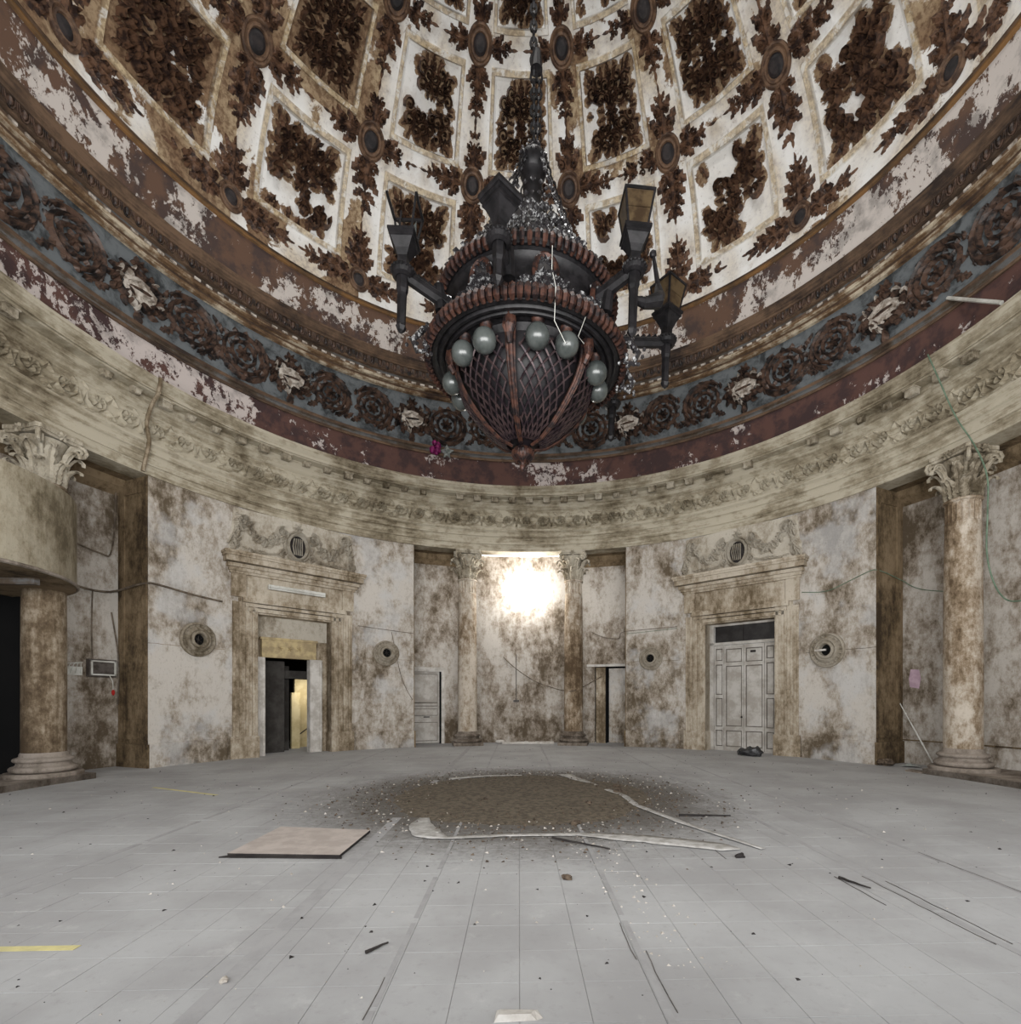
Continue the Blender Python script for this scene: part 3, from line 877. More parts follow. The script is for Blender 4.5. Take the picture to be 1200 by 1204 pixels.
# blue frieze ornaments
def rosette_mesh(name, R, leafy, seed):
    random.seed(seed)
    m = MB(M=lambda p: Vector((p[0], -p[2], p[1])))
    m.rosette(0, 0, R * .30, 7, .10)
    for rr_, n, th in ((.44, 9, .04), (.72, 13, .045)):
        pts = [(R * rr_ * math.cos(2 * PI * k / 24), R * rr_ * math.sin(2 * PI * k / 24)) for k in range(25)]
        m.ribbon(pts, [th * (1 + .4 * (k % 2)) for k in range(25)], .11)
        for k in range(n):
            a = 2 * PI * k / n + rr_
            if rnd() < .12: continue
            m.leaf(R * (rr_ + .1) * math.cos(a), R * (rr_ + .1) * math.sin(a), a, R * .24, R * .26, .06)
    # outer c-scroll
    a0 = 2.2 if leafy else .6
    pts = [(R * .93 * math.cos(a0 + i * .26), R * .93 * math.sin(a0 + i * .26)) for i in range(16)]
    m.ribbon(pts, [.06 * (.5 + .5 * math.sin(PI * i / 15)) + .02 for i in range(16)], .10)
    for i in range(0, 16, 2):
        x, y = pts[i]; m.leaf(x * 1.08, y * 1.05, a0 + i * .26 + 1.2, .2, .13, .07, lobes=1)
    if leafy:
        for (x, y, a, L) in ((R * 1.05, -.25, -.4, .5), (R * 1.15, .1, .3, .42), (R * .95, .42, .8, .36), (R * 1.3, -.1, 0, .34)):
            m.leaf(x, y, a, L, L * .5, .10, lobes=1)
            m.leaf(x - .08, y - .1, a + .7, L * .6, L * .3, .08)
        m.spiral(R * 1.2, -.38, .14, 1.3, 0, 1, .03, .07)
    else:
        m.leaf(-R * .9, -R * .75, 2.6, .34, .2, .08, lobes=1); m.leaf(R * .85, -R * .8, -.5, .34, .2, .08, lobes=1)
    return m.build(name, M_orn2, tr3)
def cartouche_mesh():
    m = MB(M=lambda p: Vector((p[0], -p[2], p[1])))
    m.cur = 1
    n = 20
    vs = [(0, 0, .10)] + [(.27 * (1 + .12 * math.sin(k * 2.3)) * math.cos(2 * PI * k / n), .20 * (1 + .15 * math.sin(k * 3.1)) * math.sin(2 * PI * k / n), .06) for k in range(n)]
    m.add(vs, [(0, 1 + k, 1 + (k + 1) % n) for k in range(n)], 1)
    m.leaf(0, -.01, .1, .34, .13, .15, 0); m.leaf(-.1, .08, .5, .2, .12, .14, 1); m.leaf(.12, -.08, .3, .2, .10, .14, 1); m.leaf(-.13, -.1, 2.3, .14, .08, .12, 0)
    pts = [(.35 * math.cos(2 * PI * k / n), .27 * math.sin(2 * PI * k / n)) for k in range(n + 1)]
    m.ribbon(pts, [.05] * (n + 1), .13, 0)
    for k in range(12):
        a = 2 * PI * k / 12
        m.leaf(.43 * math.cos(a), .35 * math.sin(a), a + .8, .17, .12, .09, 0)
    m.leaf(0, -.47, -PI / 2, .24, .16, .1, 0); m.rosette(0, .42, .13, 6, .1, 0)
    rs = random.Random(5)
    for k in range(34):
        a = 2 * PI * k / 34; q_ = rs.uniform(.78, 1.12)
        m.leaf(.35 * q_ * math.cos(a), .28 * q_ * math.sin(a), a + rs.uniform(-1, 1), .11, .08, .15 + .04 * rs.random(), 1 if rs.random() < .35 else 0)
    m.v = [Vector((v.x * 1.3, v.y * 1.2, v.z * 1.3)) for v in m.v]
    return m.build('cartouche', [M_orn2, M_cart], tr3)
ros = [rosette_mesh('frieze_rosette', .62, False, 11), rosette_mesh('frieze_rosette', .66, True, 12), rosette_mesh('frieze_rosette', .60, False, 13)]
cart = cartouche_mesh()
random.seed(21)
used = {}
for k in range(-5, 6):
    o = cart if 'c' not in used else inst(cart, tr3); used['c'] = 1
    o.matrix_local = ring_mat(k * 22.5, 9.17, 10.53)
    if k < 5:
        for j, off in enumerate((7.0, 14.9)):
            mm = (k * 2 + j) % 3
            o = ros[mm] if mm not in used else inst(ros[mm], tr3); used[mm] = 1
            M4 = ring_mat(k * 22.5 + off, 9.17, 10.58)
            if k < 0: M4 = M4 @ Matrix.Diagonal((-1, 1, 1, 1))
            o.matrix_local = M4
# cream flecks: short raised pieces on the fillet (dentils)
m = MB(); m.box(-.07, .07, -.03, 0, -.03, .03, bev=.01)
dn = m.build('fillet_dentil', M_cart, tr4); k = 0
for i in range(-66, 67):
    if rnd() < .15: continue
    o = dn if k == 0 else inst(dn, tr4); k += 1
    o.matrix_local = ring_mat(i * 1.72, 8.97, 11.61)

# ================================================================== DOME
DA, ZC, DB = 8.66, 13.68, 6.64
ceiling = st(empty('ceiling'))
TT = [.04, .525, .88, 1.15, 1.36]
def dome(phi, t_, h=0.0):
    """point on the dome, h = height of relief towards the inside"""
    R = DA * math.cos(t_); z = ZC + DB * math.sin(t_)
    nx, nz = DB * math.cos(t_), DA * math.sin(t_); L = math.hypot(nx, nz)
    return P(phi, R - h * nx / L, z - h * nz / L)
BIAS = {(0, 0): .5, (-1, 0): .5, (1, 0): .55, (-2, 0): .55, (2, 0): .52, (-3, 0): .85, (3, 0): .62, (-4, 0): .7, (4, 0): .6,
        (0, 1): .62, (-1, 1): .60, (1, 1): .78, (-2, 1): .9, (2, 1): .6, (-3, 1): .9, (3, 1): .7,
        (0, 2): .6, (-1, 2): .6, (1, 2): .55}
def keep(k, r, u, v):
    """how well the painted, gilded surface has survived at (u, v) of cell k, r"""
    b = BIAS.get((k, r), .6)
    n_ = noise.noise(Vector((k * 7.3 + u * .95, r * 5.1 + v * .95, 2.2))) * .75 + noise.noise(Vector((k * 3.3 + u * 2.6, r * 2.1 + v * 2.6, 9.2))) * .3
    return b + n_
def coffer(k, r):
    t0, t1 = TT[r], TT[r + 1]
    h = t1 - t0
    PU, FU = 7.0, 7.8
    PV0, FV0 = .16, .115
    PVh = .5 - PV0 - .02
    sx_ = math.radians(1) * DA * math.cos((t0 + t1) / 2)      # metres per degree in the middle
    ht = math.hypot(DA * math.sin((t0 + t1) / 2), DB * math.cos((t0 + t1) / 2)) * h
    WX, WY = 6.5 * sx_, PVh * ht                             # half width, half height in metres
    sc_ = min(WX, WY)
    rs = random.Random(k * 31 + r * 7 + 5)
    items = []
    for sxg in (-1, 1):
        for syg in (-1, 1):
            for (x, y, R, st_, hd) in ((.70, .56, .20, .6, 1), (.72, .20, .18, 2.5, -1), (.40, .76, .18, 1.5, 1), (.38, .34, .19, 0, -1), (.13, .62, .15, 3, 1), (.15, .33, .13, 1, -1), (.54, .42, .12, 1, 1)):
                items.append(('s', x * sxg, y * syg, R, st_ * sxg, hd * sxg * syg))
            for (x, y, a, L) in ((.82, .88, .9, .42), (.9, .38, .2, .24), (.58, .74, 1.2, .3), (.28, .90, 1.5, .34), (.84, .70, .5, .28), (.55, .58, .8, .28), (.27, .5, .9, .28), (.86, .05, .1, .26), (.66, .92, 1.2, .24), (.66, .38, .3, .22), (.08, .82, 1.5, .3), (.42, .10, .2, .3), (.10, .18, 1.2, .24), (.05, .48, 1.4, .26)):
                ang = math.atan2(math.sin(a) * syg, math.cos(a) * sxg)
                items.append(('l', x * sxg, y * syg, L, ang, 0))
    for y in (-1.0, 1.0, -.72, .72): items.append(('l', 0, y, .34, PI / 2 if y > 0 else -PI / 2, 0))
    items.append(('r', 0, 0, .26, 0, 0))
    kept = []
    for it in items:
        e_ = max(abs(it[1]), abs(it[2]))
        if keep(k, r, it[1], it[2]) + rs.uniform(-.05, .05) < .34 + .10 * e_ - (.05 if it[0] == 's' else 0): continue
        kept.append(it)
    # u in degrees, v in 0..1
    us = [-11.25, -10, -8.8, -FU - .05, -FU + .1, -PU - .25, -PU, -PU + .25] + [-PU + .25 + (2 * PU - .5) * i / 26 for i in range(1, 26)] + [PU - .25, PU, PU + .25, FU - .1, FU + .05, 8.8, 10, 11.25]
    vs_ = [0, .05, FV0 - .004, FV0 + .006, PV0 - .012, PV0, PV0 + .012] + [PV0 + .012 + (1 - 2 * PV0 - .024) * i / 28 for i in range(1, 28)] + [1 - PV0 - .012, 1 - PV0, 1 - PV0 + .012, 1 - FV0 - .006, 1 - FV0 + .004, .95, 1]
    if r == 0: vs_ = [-.16, -.08] + vs_
    m = MB(); cols = []
    for v in vs_:
        for u in us:
            ain = abs(u); vin = min(v, 1 - v)
            if ain >= FU or vin <= FV0: hh = 0.0; g = 0.0; reg = 's'
            elif ain >= PU - .01 or vin <= PV0 + .001: hh = .04; g = 1.0; reg = 'm'
            else: hh = -.10; g = 0; reg = 'p'
            if reg == 'p' and (ain > PU - .3 or vin < PV0 + .013): hh = -.07
            if reg == 'p':
                x, y = u * sx_, (v - .5) * ht
                b_ = 0.0
                for it in kept:
                    ix, iy = it[1] * WX * .96, it[2] * WY * .96
                    rad = (it[3] * (1.0 if it[0] == 's' else .62)) * sc_ * 1.05
                    d = math.hypot(x - ix, y - iy) / rad
                    if d < 1.5: b_ = max(b_, 1.25 - .75 * d)
                val = min(1, b_) * .82
                if BIAS.get((k, r), .6) > .8:
                    val = max(val, .5 + (keep(k, r, u / 7, v * 2 - 1) - .62) * 1.4)
            else:
                kk = keep(k, r, u / 7 + 3, v * 2 + 4) - (.26 if k > -2 else .10)
                val = .5 + (kk - .58) * 1.6
            m.v.append(dome(k * 22.5 + u, t0 + v * h, hh))
            ex = .18 * (noise.noise(Vector((u * .6 + k * 9, v * 5 + r * 3, 5))))
            tan_ = .28 + 1.1 * noise.noise(Vector((u * .22 + k * 5, v * 2.3 + r * 7, 3)))
            cols.append((max(0, min(1, val)), g, max(0, min(.75, ex * 2 if reg == 'm' else (tan_ if reg == 's' else tan_ * .35))), 1))
    nu = len(us)
    for j in range(len(vs_) - 1):
        for i in range(nu - 1):
            m.f.append((j * nu + i, j * nu + i + 1, (j + 1) * nu + i + 1, (j + 1) * nu + i)); m.mi.append(0)
    cf = m.build('coffer', M_dome, ceiling, cols=cols)
    def MM(p):
        return dome(k * 22.5 + p[0] / sx_ * .95, t0 + (.5 + p[1] / ht) * h, p[2] * 1.3 - .095)
    o = MB(M=MM); th = .056 * sc_
    for it in kept:
        x, y = it[1] * WX * .96, it[2] * WY * .96
        if it[0] == 's': o.spiral(x, y, it[3] * sc_ * 1.22, 1.2, it[4], it[5], th * .92, .20)
        elif it[0] == 'l': o.leaf(x, y, it[4], it[3] * sc_ * .98, it[3] * sc_ * .46, .08, lobes=1)
        else: o.rosette(x, y, it[3] * sc_, 8, .13)
    if o.f: o.build('gilt_ornament', M_orn, cf)
for r in range(4):
    for k in range(-5, 6):
        if r == 3 and abs(k) > 3: continue
        coffer(k, r)
# plain plaster shell over the rear part of the dome, behind the camera
m = MB(); pr_ = [(DA * math.cos(q_), ZC + DB * math.sin(q_)) for q_ in [-.04 + 1.40 * i / 14 for i in range(15)]]
m.lathe(pr_, 24, a0=123.75, a1=236.25)
m.lathe([p_ for p_ in pr_[11:]], 24, a0=78.75, a1=123.75); m.lathe([p_ for p_ in pr_[11:]], 24, a0=-123.75, a1=-78.75)
m.build('plain_shell', M_dome, ceiling)
# plain closing ring above the coffers
m = MB(); m.lathe([(DA * math.cos(TT[4]), ZC + DB * math.sin(TT[4])), (1.7, ZC + DB * .99), (1.6, ZC + DB * 1.03)], 48)
m.build('oculus_rim', M_ring, ceiling)

# garlands on the strips between coffers
def drop(kind, seed, L, WD):
    """foliage hanging from a medallion: y runs away from it"""
    rs = random.Random(seed)
    m = MB(); y = .02; i = 0
    n = max(4, int(L / .135))
    for i in range(n):
        f = i / n; y = .06 + L * f
        if rs.random() < .07 and i > 1: continue
        w = WD * (1 - .55 * f) * (.75 + .35 * (i % 2))
        for s_ in (-1, 1):
            if rs.random() < .9: m.leaf(s_ * w * .5, y + .03, PI / 2 - s_ * .75, w * .95, w * .62, .06, lobes=1)
            if i % 2 == 0 and f < .6: m.spiral(s_ * w * .55, y + .08, w * .34, 1.2, PI / 2, s_, w * .10, .12)
        m.leaf(0, y + .05, PI / 2, w * .8, w * .5, .08)
    m.leaf(0, L + .10, PI / 2, .2, .07, .05)
    return m
def place_strip(src_mb, phi, t_, ang, name):
    R = DA * math.cos(t_); mx = math.radians(1) * R
    mt = math.hypot(DA * math.sin(t_), DB * math.cos(t_))
    ca, sa = math.cos(ang), math.sin(ang)
    m = MB(); m.f = list(src_mb.f); m.mi = list(src_mb.mi)
    for v in src_mb.v:
        x, y = v[0], v[1]
        X = x * ca - y * sa; Y = x * sa + y * ca
        m.v.append(dome(phi + X / mx, t_ + Y / mt, v[2] * 1.1))
    return m.build(name, M_orn, ceiling)
def medallion():
    m = MB(M=lambda p: Vector((p[0], -p[2], p[1])))
    n = 28
    prof = [(.36, 0), (.35, .07), (.31, .10), (.27, .06), (.25, .09), (.21, .09), (.185, .045)]
    vs = []
    for k in range(n):
        a = 2 * PI * k / n
        for (R, h_) in prof: vs.append((R * math.cos(a), R * 1.18 * math.sin(a), h_))
    q = len(prof)
    m.add(vs, [(k * q + j, ((k + 1) % n) * q + j, ((k + 1) % n) * q + j + 1, k * q + j + 1) for k in range(n) for j in range(q - 1)])
    return m.build('medallion', M_ring, ceiling)
def disc(par):
    m = MB(M=lambda p: Vector((p[0], -p[2], p[1])))
    n = 20
    vs = [(0, 0, .09)] + [(.12 * math.cos(2 * PI * k / n), .14 * math.sin(2 * PI * k / n), .085) for k in range(n)] + [(.19 * math.cos(2 * PI * k / n), .225 * math.sin(2 * PI * k / n), .04) for k in range(n)]
    m.add(vs, [(0, 1 + k, 1 + (k + 1) % n) for k in range(n)] + [(1 + k, 1 + n + k, 1 + n + (k + 1) % n, 1 + (k + 1) % n) for k in range(n)])
    return m.build('dark_disc', M_disc, par)
med0 = medallion(); d0 = disc(med0); firstm = True
ci = 0
for r in range(4):
    t_ = TT[r]
    tilt = math.atan2(DA * math.sin(t_), DB * math.cos(t_))
    R = DA * math.cos(t_); z = ZC + DB * math.sin(t_)
    arc_v = [math.hypot(DA * math.sin(t_), DB * math.cos(t_)) * (TT[q + 1] - TT[q]) for q in range(4)]
    wgap = math.radians(22.5) * R
    sca = (.82, 1.0, .92, .6)[r]
    for k in range(-6, 6):
        phi = (k + .5) * 22.5
        if abs(phi) > 116: continue
        if firstm: o = med0; firstm = False
        else:
            o = inst(med0, ceiling); inst(d0, o)
        o.matrix_local = ring_mat(phi, R, z, tilt) @ Matrix.Scale(sca, 4)
        WD = (.50, .48, .36, .24)[r]
        for di, ang in enumerate((0, PI, PI / 2, -PI / 2)):
            ci += 1
            if r == 0 and di == 1: continue
            if r == 3 and di == 0: continue
            if abs(phi) > 95 and r > 1: continue
            if di == 0: L = arc_v[r] * .5 - .45
            elif di == 1: L = arc_v[r - 1] * .5 - .45
            else: L = wgap * .5 - .50
            L = L * (.72 + .34 * random.Random(ci * 3 + 1).random())
            w_ = WD if di < 2 else WD * (.9 if r == 0 else .85)
            L0 = .33 * sca * (1.15 if di < 2 else 1)
            dm = drop(di, ci, L, w_)
            dm.v = [Vector((v.x, v.y + L0, v.z)) for v in dm.v]
            place_strip(dm, phi, t_, ang, 'foliage_drop')

# ================================================================== COLUMNS
def leaf3(m, phi, R0, z0, H_, w, curl, mi=None):
    """acanthus leaf standing on the bell, curling outwards at the tip"""
    a = math.radians(phi); rad = Vector((math.sin(a), math.cos(a), 0)); tan = Vector((math.cos(a), -math.sin(a), 0))
    prof = [(0, 0, .7), (.02, .12, 1.05), (.025, .2, .65), (.03, .34, 1.1), (.035, .44, .7), (.05, .58, 1.05), (.07, .68, .65), (.11, .82, .9), (.17, .95, .6), (.25, 1.0, .7), (.30, .93, .35), (.30, .82, .1)]
    vs = []
    for (o, h_, ww) in prof:
        c = rad * (R0 + o * curl * 2) + Vector((0, 0, z0 + h_ * H_))
        vs += [c - tan * (w * .5 * ww) - rad * .02, c - tan * (w * .24 * ww) + rad * .035, c + rad * .005, c + tan * (w * .24 * ww) + rad * .035, c + tan * (w * .5 * ww) - rad * .02]
    fs = []
    for i in range(len(prof) - 1):
        for k in range(4):
            fs.append((i * 5 + k, i * 5 + k + 1, (i + 1) * 5 + k + 1, (i + 1) * 5 + k))
    m.add(vs, fs, mi)
def volute(m, phi, z, s, R1):
    a = math.radians(phi); rad = Vector((math.sin(a), math.cos(a), 0)); up = Vector((0, 0, 1))
    pts = [rad * (R1 - .28 * s) + up * (z - .34 * s)]
    for i in range(15):
        f = i / 14; t_ = PI - f * 2.3 * 2 * PI * .75
        r = .14 * s * (1 - .8 * f)
        pts.append(rad * (R1 - .05 * s + r * math.cos(t_) * 1.0) + up * (z - .12 * s + r * math.sin(t_)))
    m.tube(pts, [.035 * s] + [.04 * s * (1 - .4 * i / 14) for i in range(15)], 6)
def column(phi, R, label, mshaft):
    c = P(phi, R, 0)
    t_ = tag(empty('column', c, -math.radians(phi)), label, 'column', 'plaster columns of the niches')
    z0 = .11 if abs(phi) > 50 else 0.0
    # plinth and base
    n = 40
    m = MB()
    if z0 == 0: m.box(-.48, .48, -.48, .48, 0, .10, bev=.01)
    else: m.lathe([(.56, z0), (.56, z0 + .05), (.54, z0 + .07), (.0, z0 + .07)], n)
    m.build('plinth', M_base, t_)
    zb = .10 if z0 == 0 else z0 + .07
    def torus(R0, z, r, seg=6): return [(R0 + r * math.cos(-PI / 2 + PI * i / seg), z + r * math.sin(-PI / 2 + PI * i / seg)) for i in range(seg + 1)]
    pr = [(.38, zb)] + torus(.42, zb + .06, .055) + [(.40, zb + .12), (.375, zb + .15), (.38, zb + .18)] + torus(.385, zb + .225, .04) + [(.37, zb + .27), (.335, zb + .29), (.335, zb + .33), (.315, zb + .36)]
    MB().lathe(pr, n).build('base', M_base, t_, smooth=True)
    zs = zb + .36
    MB().lathe([(.315, zs), (.315, 2.2), (.307, 3.8), (.29, 4.98), (.29, 5.0)], n).build('shaft', mshaft, t_, smooth=True)
    # fluted neck
    m = MB(); nf = 20
    vs = []
    for z, e in ((5.0, 0), (5.03, 1), (5.36, 1), (5.40, 0)):
        for k in range(nf * 4):
            r = .285 - (.028 * abs(math.sin(PI * k / 4)) if e else 0)
            a = 2 * PI * k / (nf * 4); vs.append((r * math.cos(a), r * math.sin(a), z))
    q = nf * 4
    m.add(vs, [(j * q + k, j * q + (k + 1) % q, (j + 1) * q + (k + 1) % q, (j + 1) * q + k) for j in range(3) for k in range(q)])
    m.build('fluted_neck', mshaft, t_)
    MB().lathe([(.28, 5.40)] + torus(.29, 5.435, .03) + [(.26, 5.47), (.26, 5.49)], n).build('astragal', mshaft, t_, smooth=True)
    # capital
    m = MB(); m.lathe([(.24, 5.47), (.24, 5.8), (.26, 6.1), (.33, 6.26)], 24)
    cap = m.build('capital', M_capital, t_, smooth=True)
    for row, (z, H_, w, cu, off, n_) in enumerate(((5.47, .36, .22, .42, 0, 8), (5.55, .56, .22, .50, 22.5, 8))):
        m = MB(); leaf3(m, 0, .26, z, H_, w, cu); src = m.build('acanthus_leaf', M_capital, cap)
        for k in range(n_):
            o = src if k == 0 else inst(src, cap)
            o.rotation_euler = (0, 0, math.radians(k * 45 + off))
    m = MB(); volute(m, 45, 6.31, 1.0, .53); volute(m, 40, 6.26, .65, .42); src = m.build('volute', M_capital, cap)
    for k in range(4):
        o = src if k == 0 else inst(src, cap); o.rotation_euler = (0, 0, k * PI / 2)
    m = MB()
    pts = []
    for k in range(4):
        for (a, r) in ((-41, .54), (-25, .42), (0, .37), (25, .42), (41, .54)):
            an = math.radians(k * 90 + a); pts.append((r * math.cos(an), r * math.sin(an)))
    for (zz0, zz1, f) in ((6.28, 6.33, .94), (6.33, 6.405, 1.0)):
        q = len(pts)
        m.add([(x * f, y * f, zz0) for x, y in pts] + [(x * f, y * f, zz1) for x, y in pts],
              [(k, (k + 1) % q, q + (k + 1) % q, q + k) for k in range(q)] + [tuple(range(q - 1, -1, -1)), tuple(range(q, 2 * q))])
    m.build('abacus', M_capital, cap)
    for k in range(4):
        a = k * PI / 2
        m = MB(M=lambda p, a=a: Matrix.Rotation(a, 4, 'Z') @ Vector((-p[2] - .40, p[0], p[1] + 6.32)))
        m.rosette(0, 0, .09, 6, .05)
        m.build('fleuron', M_capital, cap)
    return t_
column(-11.25, 9.06, 'plaster column left of the brightly lit niche wall, beside the small panelled door', M_col)
column(11.25, 9.06, 'plaster column right of the brightly lit niche wall, with a looping cable', M_col)
column(-79.2, 8.98, 'sooty brown column behind the balcony at the left edge', M_colL)
column(78.6, 8.95, 'large stained column with green cable at the right edge', M_col)

# ================================================================== DOORCASES
def doorcase(name, phi):
    T = ring_mat(phi, 8.74, 0)
    root = st(empty(name)); root.matrix_world = T
    def mb(): return MB()
    R_ = 1.62
    # jamb pilasters with strips
    for s_ in (-1, 1):
        m = mb()
        a, b = sorted((s_ * .98, s_ * R_))
        m.box(a, b, -.02, .3, .55, 4.42)
        m.box(a + .02, b - .02, -.045, -.02, .56, 4.0)
        for f in (.12, .34, .58, .82):
            x = a + (b - a) * f
            m.box(x - .035, x + .035, -.075, -.045, .56, 3.9 + (0 if f > .5 else .1))
        m.box(a - .02, b + .02, -.085, .3, 0, .54)
        m.box(a - .01, b + .01, -.095, .3, .54, .57)
        # reveal
        x = s_ * .98
        m.box(min(x, x - s_ * .0), max(x, x + s_ * .02), 0, .62, 0, 3.85)
        m.build('jamb', M_surround, root)
    m = mb()   # architrave over the opening
    m.box(-1.25, 1.25, -.075, .3, 3.78, 3.88); m.box(-1.30, 1.30, -.10, .3, 3.90, 3.98); m.box(-1.36, 1.36, -.13, .3, 4.0, 4.12)
    m.box(-.98, .98, .0, .6, 3.74, 3.84)
    m.box(-1.62, 1.62, -.03, .3, 4.12, 4.70)
    for s_ in (-1, 1): m.box(s_ * 1.45 - .17, s_ * 1.45 + .17, -.09, .3, 4.12, 4.72)
    m.build('lintel', M_surround, root)
    m = mb()   # cornice
    x = 1.66
    for (w, d, z0, z1) in ((0, .12, 4.70, 4.76), (.03, .17, 4.76, 4.84), (.08, .24, 4.84, 4.93), (.14, .36, 4.95, 5.08), (.17, .41, 5.08, 5.14), (.19, .44, 5.14, 5.20)):
        m.box(-x - w, x + w, -d, .3, z0, z1)
    m.build('cornice', M_surround, root)
    # relief panel above: curved-shoulder plaque with garlands and a cartouche
    def rel(m_): return m_
    m = MB(M=lambda p: Vector((p[0], -p[2], p[1])))
    pts = [(-1.74, 5.2), (-1.74, 5.5), (-1.62, 5.72), (-1.56, 6.36), (-.9, 6.37), (-.3, 6.38), (.3, 6.38), (.9, 6.37), (1.56, 6.36), (1.62, 5.72), (1.74, 5.5), (1.74, 5.2)]
    q = len(pts)
    m.add([(x, y, -.1) for x, y in pts] + [(x, y, .06) for x, y in pts], [(k, (k + 1) % q, q + (k + 1) % q, q + k) for k in range(q)] + [tuple(range(q, 2 * q))])
    plq = m.build('relief_plaque', M_relief, root)
    for s_ in (-1, 1):
        m = MB(M=lambda p: Vector((p[0], -p[2] - .06, p[1])))
        # swag of leaves
        for i in range(22):
            f = i / 21; x = s_ * (.42 + .88 * f); y = 5.98 - .40 * math.sin(PI * f) + .06 * f
            for j in range(2):
                m.leaf(x + (rnd() - .5) * .1, y + (rnd() - .5) * .18, rnd() * 6.28, .19, .14, .12 + .08 * rnd(), lobes=j)
        m.build('garland', M_relief, plq)
        m = MB(M=lambda p: Vector((p[0], -p[2] - .06, p[1])))
        m.spiral(s_ * 1.32, 6.08, .2, 1.5, 0, s_, .045, .16)
        m.spiral(s_ * 1.56, 5.42, .14, 1.4, PI, s_, .035, .10, tail=(s_ * 1.45, 5.95))
        for i in range(16):
            m.leaf(s_ * (1.34 + .12 * rnd() + .012 * i), 6.15 - i * .055, -PI / 2 + (rnd() - .5) * 1.6, .22, .14, .15, lobes=1)
        m.spiral(s_ * .38, 5.95, .19, 1.5, PI / 2, -s_, .045, .17)
        m.spiral(s_ * .36, 5.46, .12, 1.5, -PI / 2, s_, .035, .10)
        m.ribbon([(s_ * .3, 5.8), (s_ * .42, 5.7), (s_ * .38, 5.55), (s_ * .5, 5.4), (s_ * .8, 5.32), (s_ * 1.2, 5.3)], [.05, .05, .045, .04, .035, .02], .08)
        for i in range(6): m.leaf(s_ * (.55 + .15 * i), 5.34 + .05 * rnd(), (rnd() - .5), .16, .09, .06, lobes=1)
        m.build('scroll_bracket', M_relief, plq)
    m = MB(M=lambda p: Vector((p[0], -p[2] - .06, p[1])))
    n = 24
    for (rx, ry, th, hh) in ((.25, .34, .05, .15), (.33, .42, .035, .10)):
        m.ribbon([(rx * math.cos(2 * PI * k / n), 5.68 + ry * math.sin(2 * PI * k / n)) for k in range(n + 1)], [th] * (n + 1), hh)
    m.rosette(0, 6.18, .13, 6, .12)
    m.build('cartouche', M_relief, plq)
    m = MB(M=lambda p: Vector((p[0], -p[2] - .06, p[1])))
    n = 20
    m.add([(0, 5.68, .08)] + [(.21 * math.cos(2 * PI * k / n), 5.68 + .30 * math.sin(2 * PI * k / n), .03) for k in range(n)], [(0, 1 + k, 1 + (k + 1) % n) for k in range(n)], 1)
    for k in range(5): m.ribbon([(-.1 + k * .05, 5.45), (-.14 + k * .06, 5.68), (-.1 + k * .05, 5.9)], [.012] * 3, .12, 0)
    m.build('monogram', [M_relief, M_dark], plq)
    return root, T

# ---- left: open doorway into a dim corridor
d1, T1 = doorcase('door_1', -45)
m = MB(); m.box(-.98, .98, .30, .36, 3.16, 3.80); m.build('transom_panel', M_relief, d1)
m = MB(); m.box(-.82, .62, .18, .40, 2.64, 3.14); m.box(-.86, .66, .16, .40, 3.12, 3.18)
l_ = m.build('stone_lintel', M_ystone, d1)
m = MB(M=lambda p: Vector((p[0], -p[2] + .18, p[1])))
for i in range(3):
    m.rosette(-.35 + .25 * i, 2.9, .07, 5, .03)
m.build('carved_rosettes', M_ystone, l_)
for (a, b) in ((-.96, -.73), (.46, .80)):
    m = MB(); m.box(a, b, .20, .42, 0, 2.64); m.box(a + .03, a + .08, .18, .2, 0, 2.62); m.box(b - .08, b - .03, .18, .2, 0, 2.62)
    m.build('inner_jamb', M_white, d1)
m = MB(); m.box(.80, .98, .32, .40, 0, 3.16); m.box(-.98, -.96, .3, .4, 0, 3.16); m.box(.62, .82, .3, .4, 2.64, 3.16); m.box(-.97, -.82, .3, .4, 2.64, 3.16)
m.build('side_panel', M_surround, d1)
# corridor
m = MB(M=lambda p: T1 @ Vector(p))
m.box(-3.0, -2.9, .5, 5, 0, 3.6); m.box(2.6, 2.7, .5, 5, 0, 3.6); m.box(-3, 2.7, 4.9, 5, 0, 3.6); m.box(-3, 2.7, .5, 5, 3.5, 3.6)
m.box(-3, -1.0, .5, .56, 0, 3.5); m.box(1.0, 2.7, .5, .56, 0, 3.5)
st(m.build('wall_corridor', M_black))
m = MB(M=lambda p: T1 @ Vector(p)); m.box(-.95, .02, .9, 1.0, 0, 2.6); m.box(.10, .3, 1.3, 1.4, 0, 2.5, 0); m.box(-1.2, 1.6, 1.0, 1.08, 2.12, 2.35)
st(m.build('trim_10', M_grey))
m = MB(M=lambda p: T1 @ Vector(p)); m.box(.53, .78, 1.7, 1.8, 0, 1.72, 0); m.box(.78, 2.4, 2.1, 2.2, 0, 2.15, 0)
st(m.build('wall_ochre', M_yellow))
m = MB(M=lambda p: T1 @ Vector(p)); m.bar((.5, 2.1, .1), (1.4, 2.1, .75), .02)
tag(m.build('stair_rail', M_dark), 'thin dark rail against the ochre wall inside the open doorway', 'rail')
lamp('corridor_light', 'AREA', T1 @ Vector((1.1, 1.3, 1.9)), T1 @ Vector((.9, 2.5, 1.0)), 10, (1, .95, .86), shape='SQUARE', size=.4)
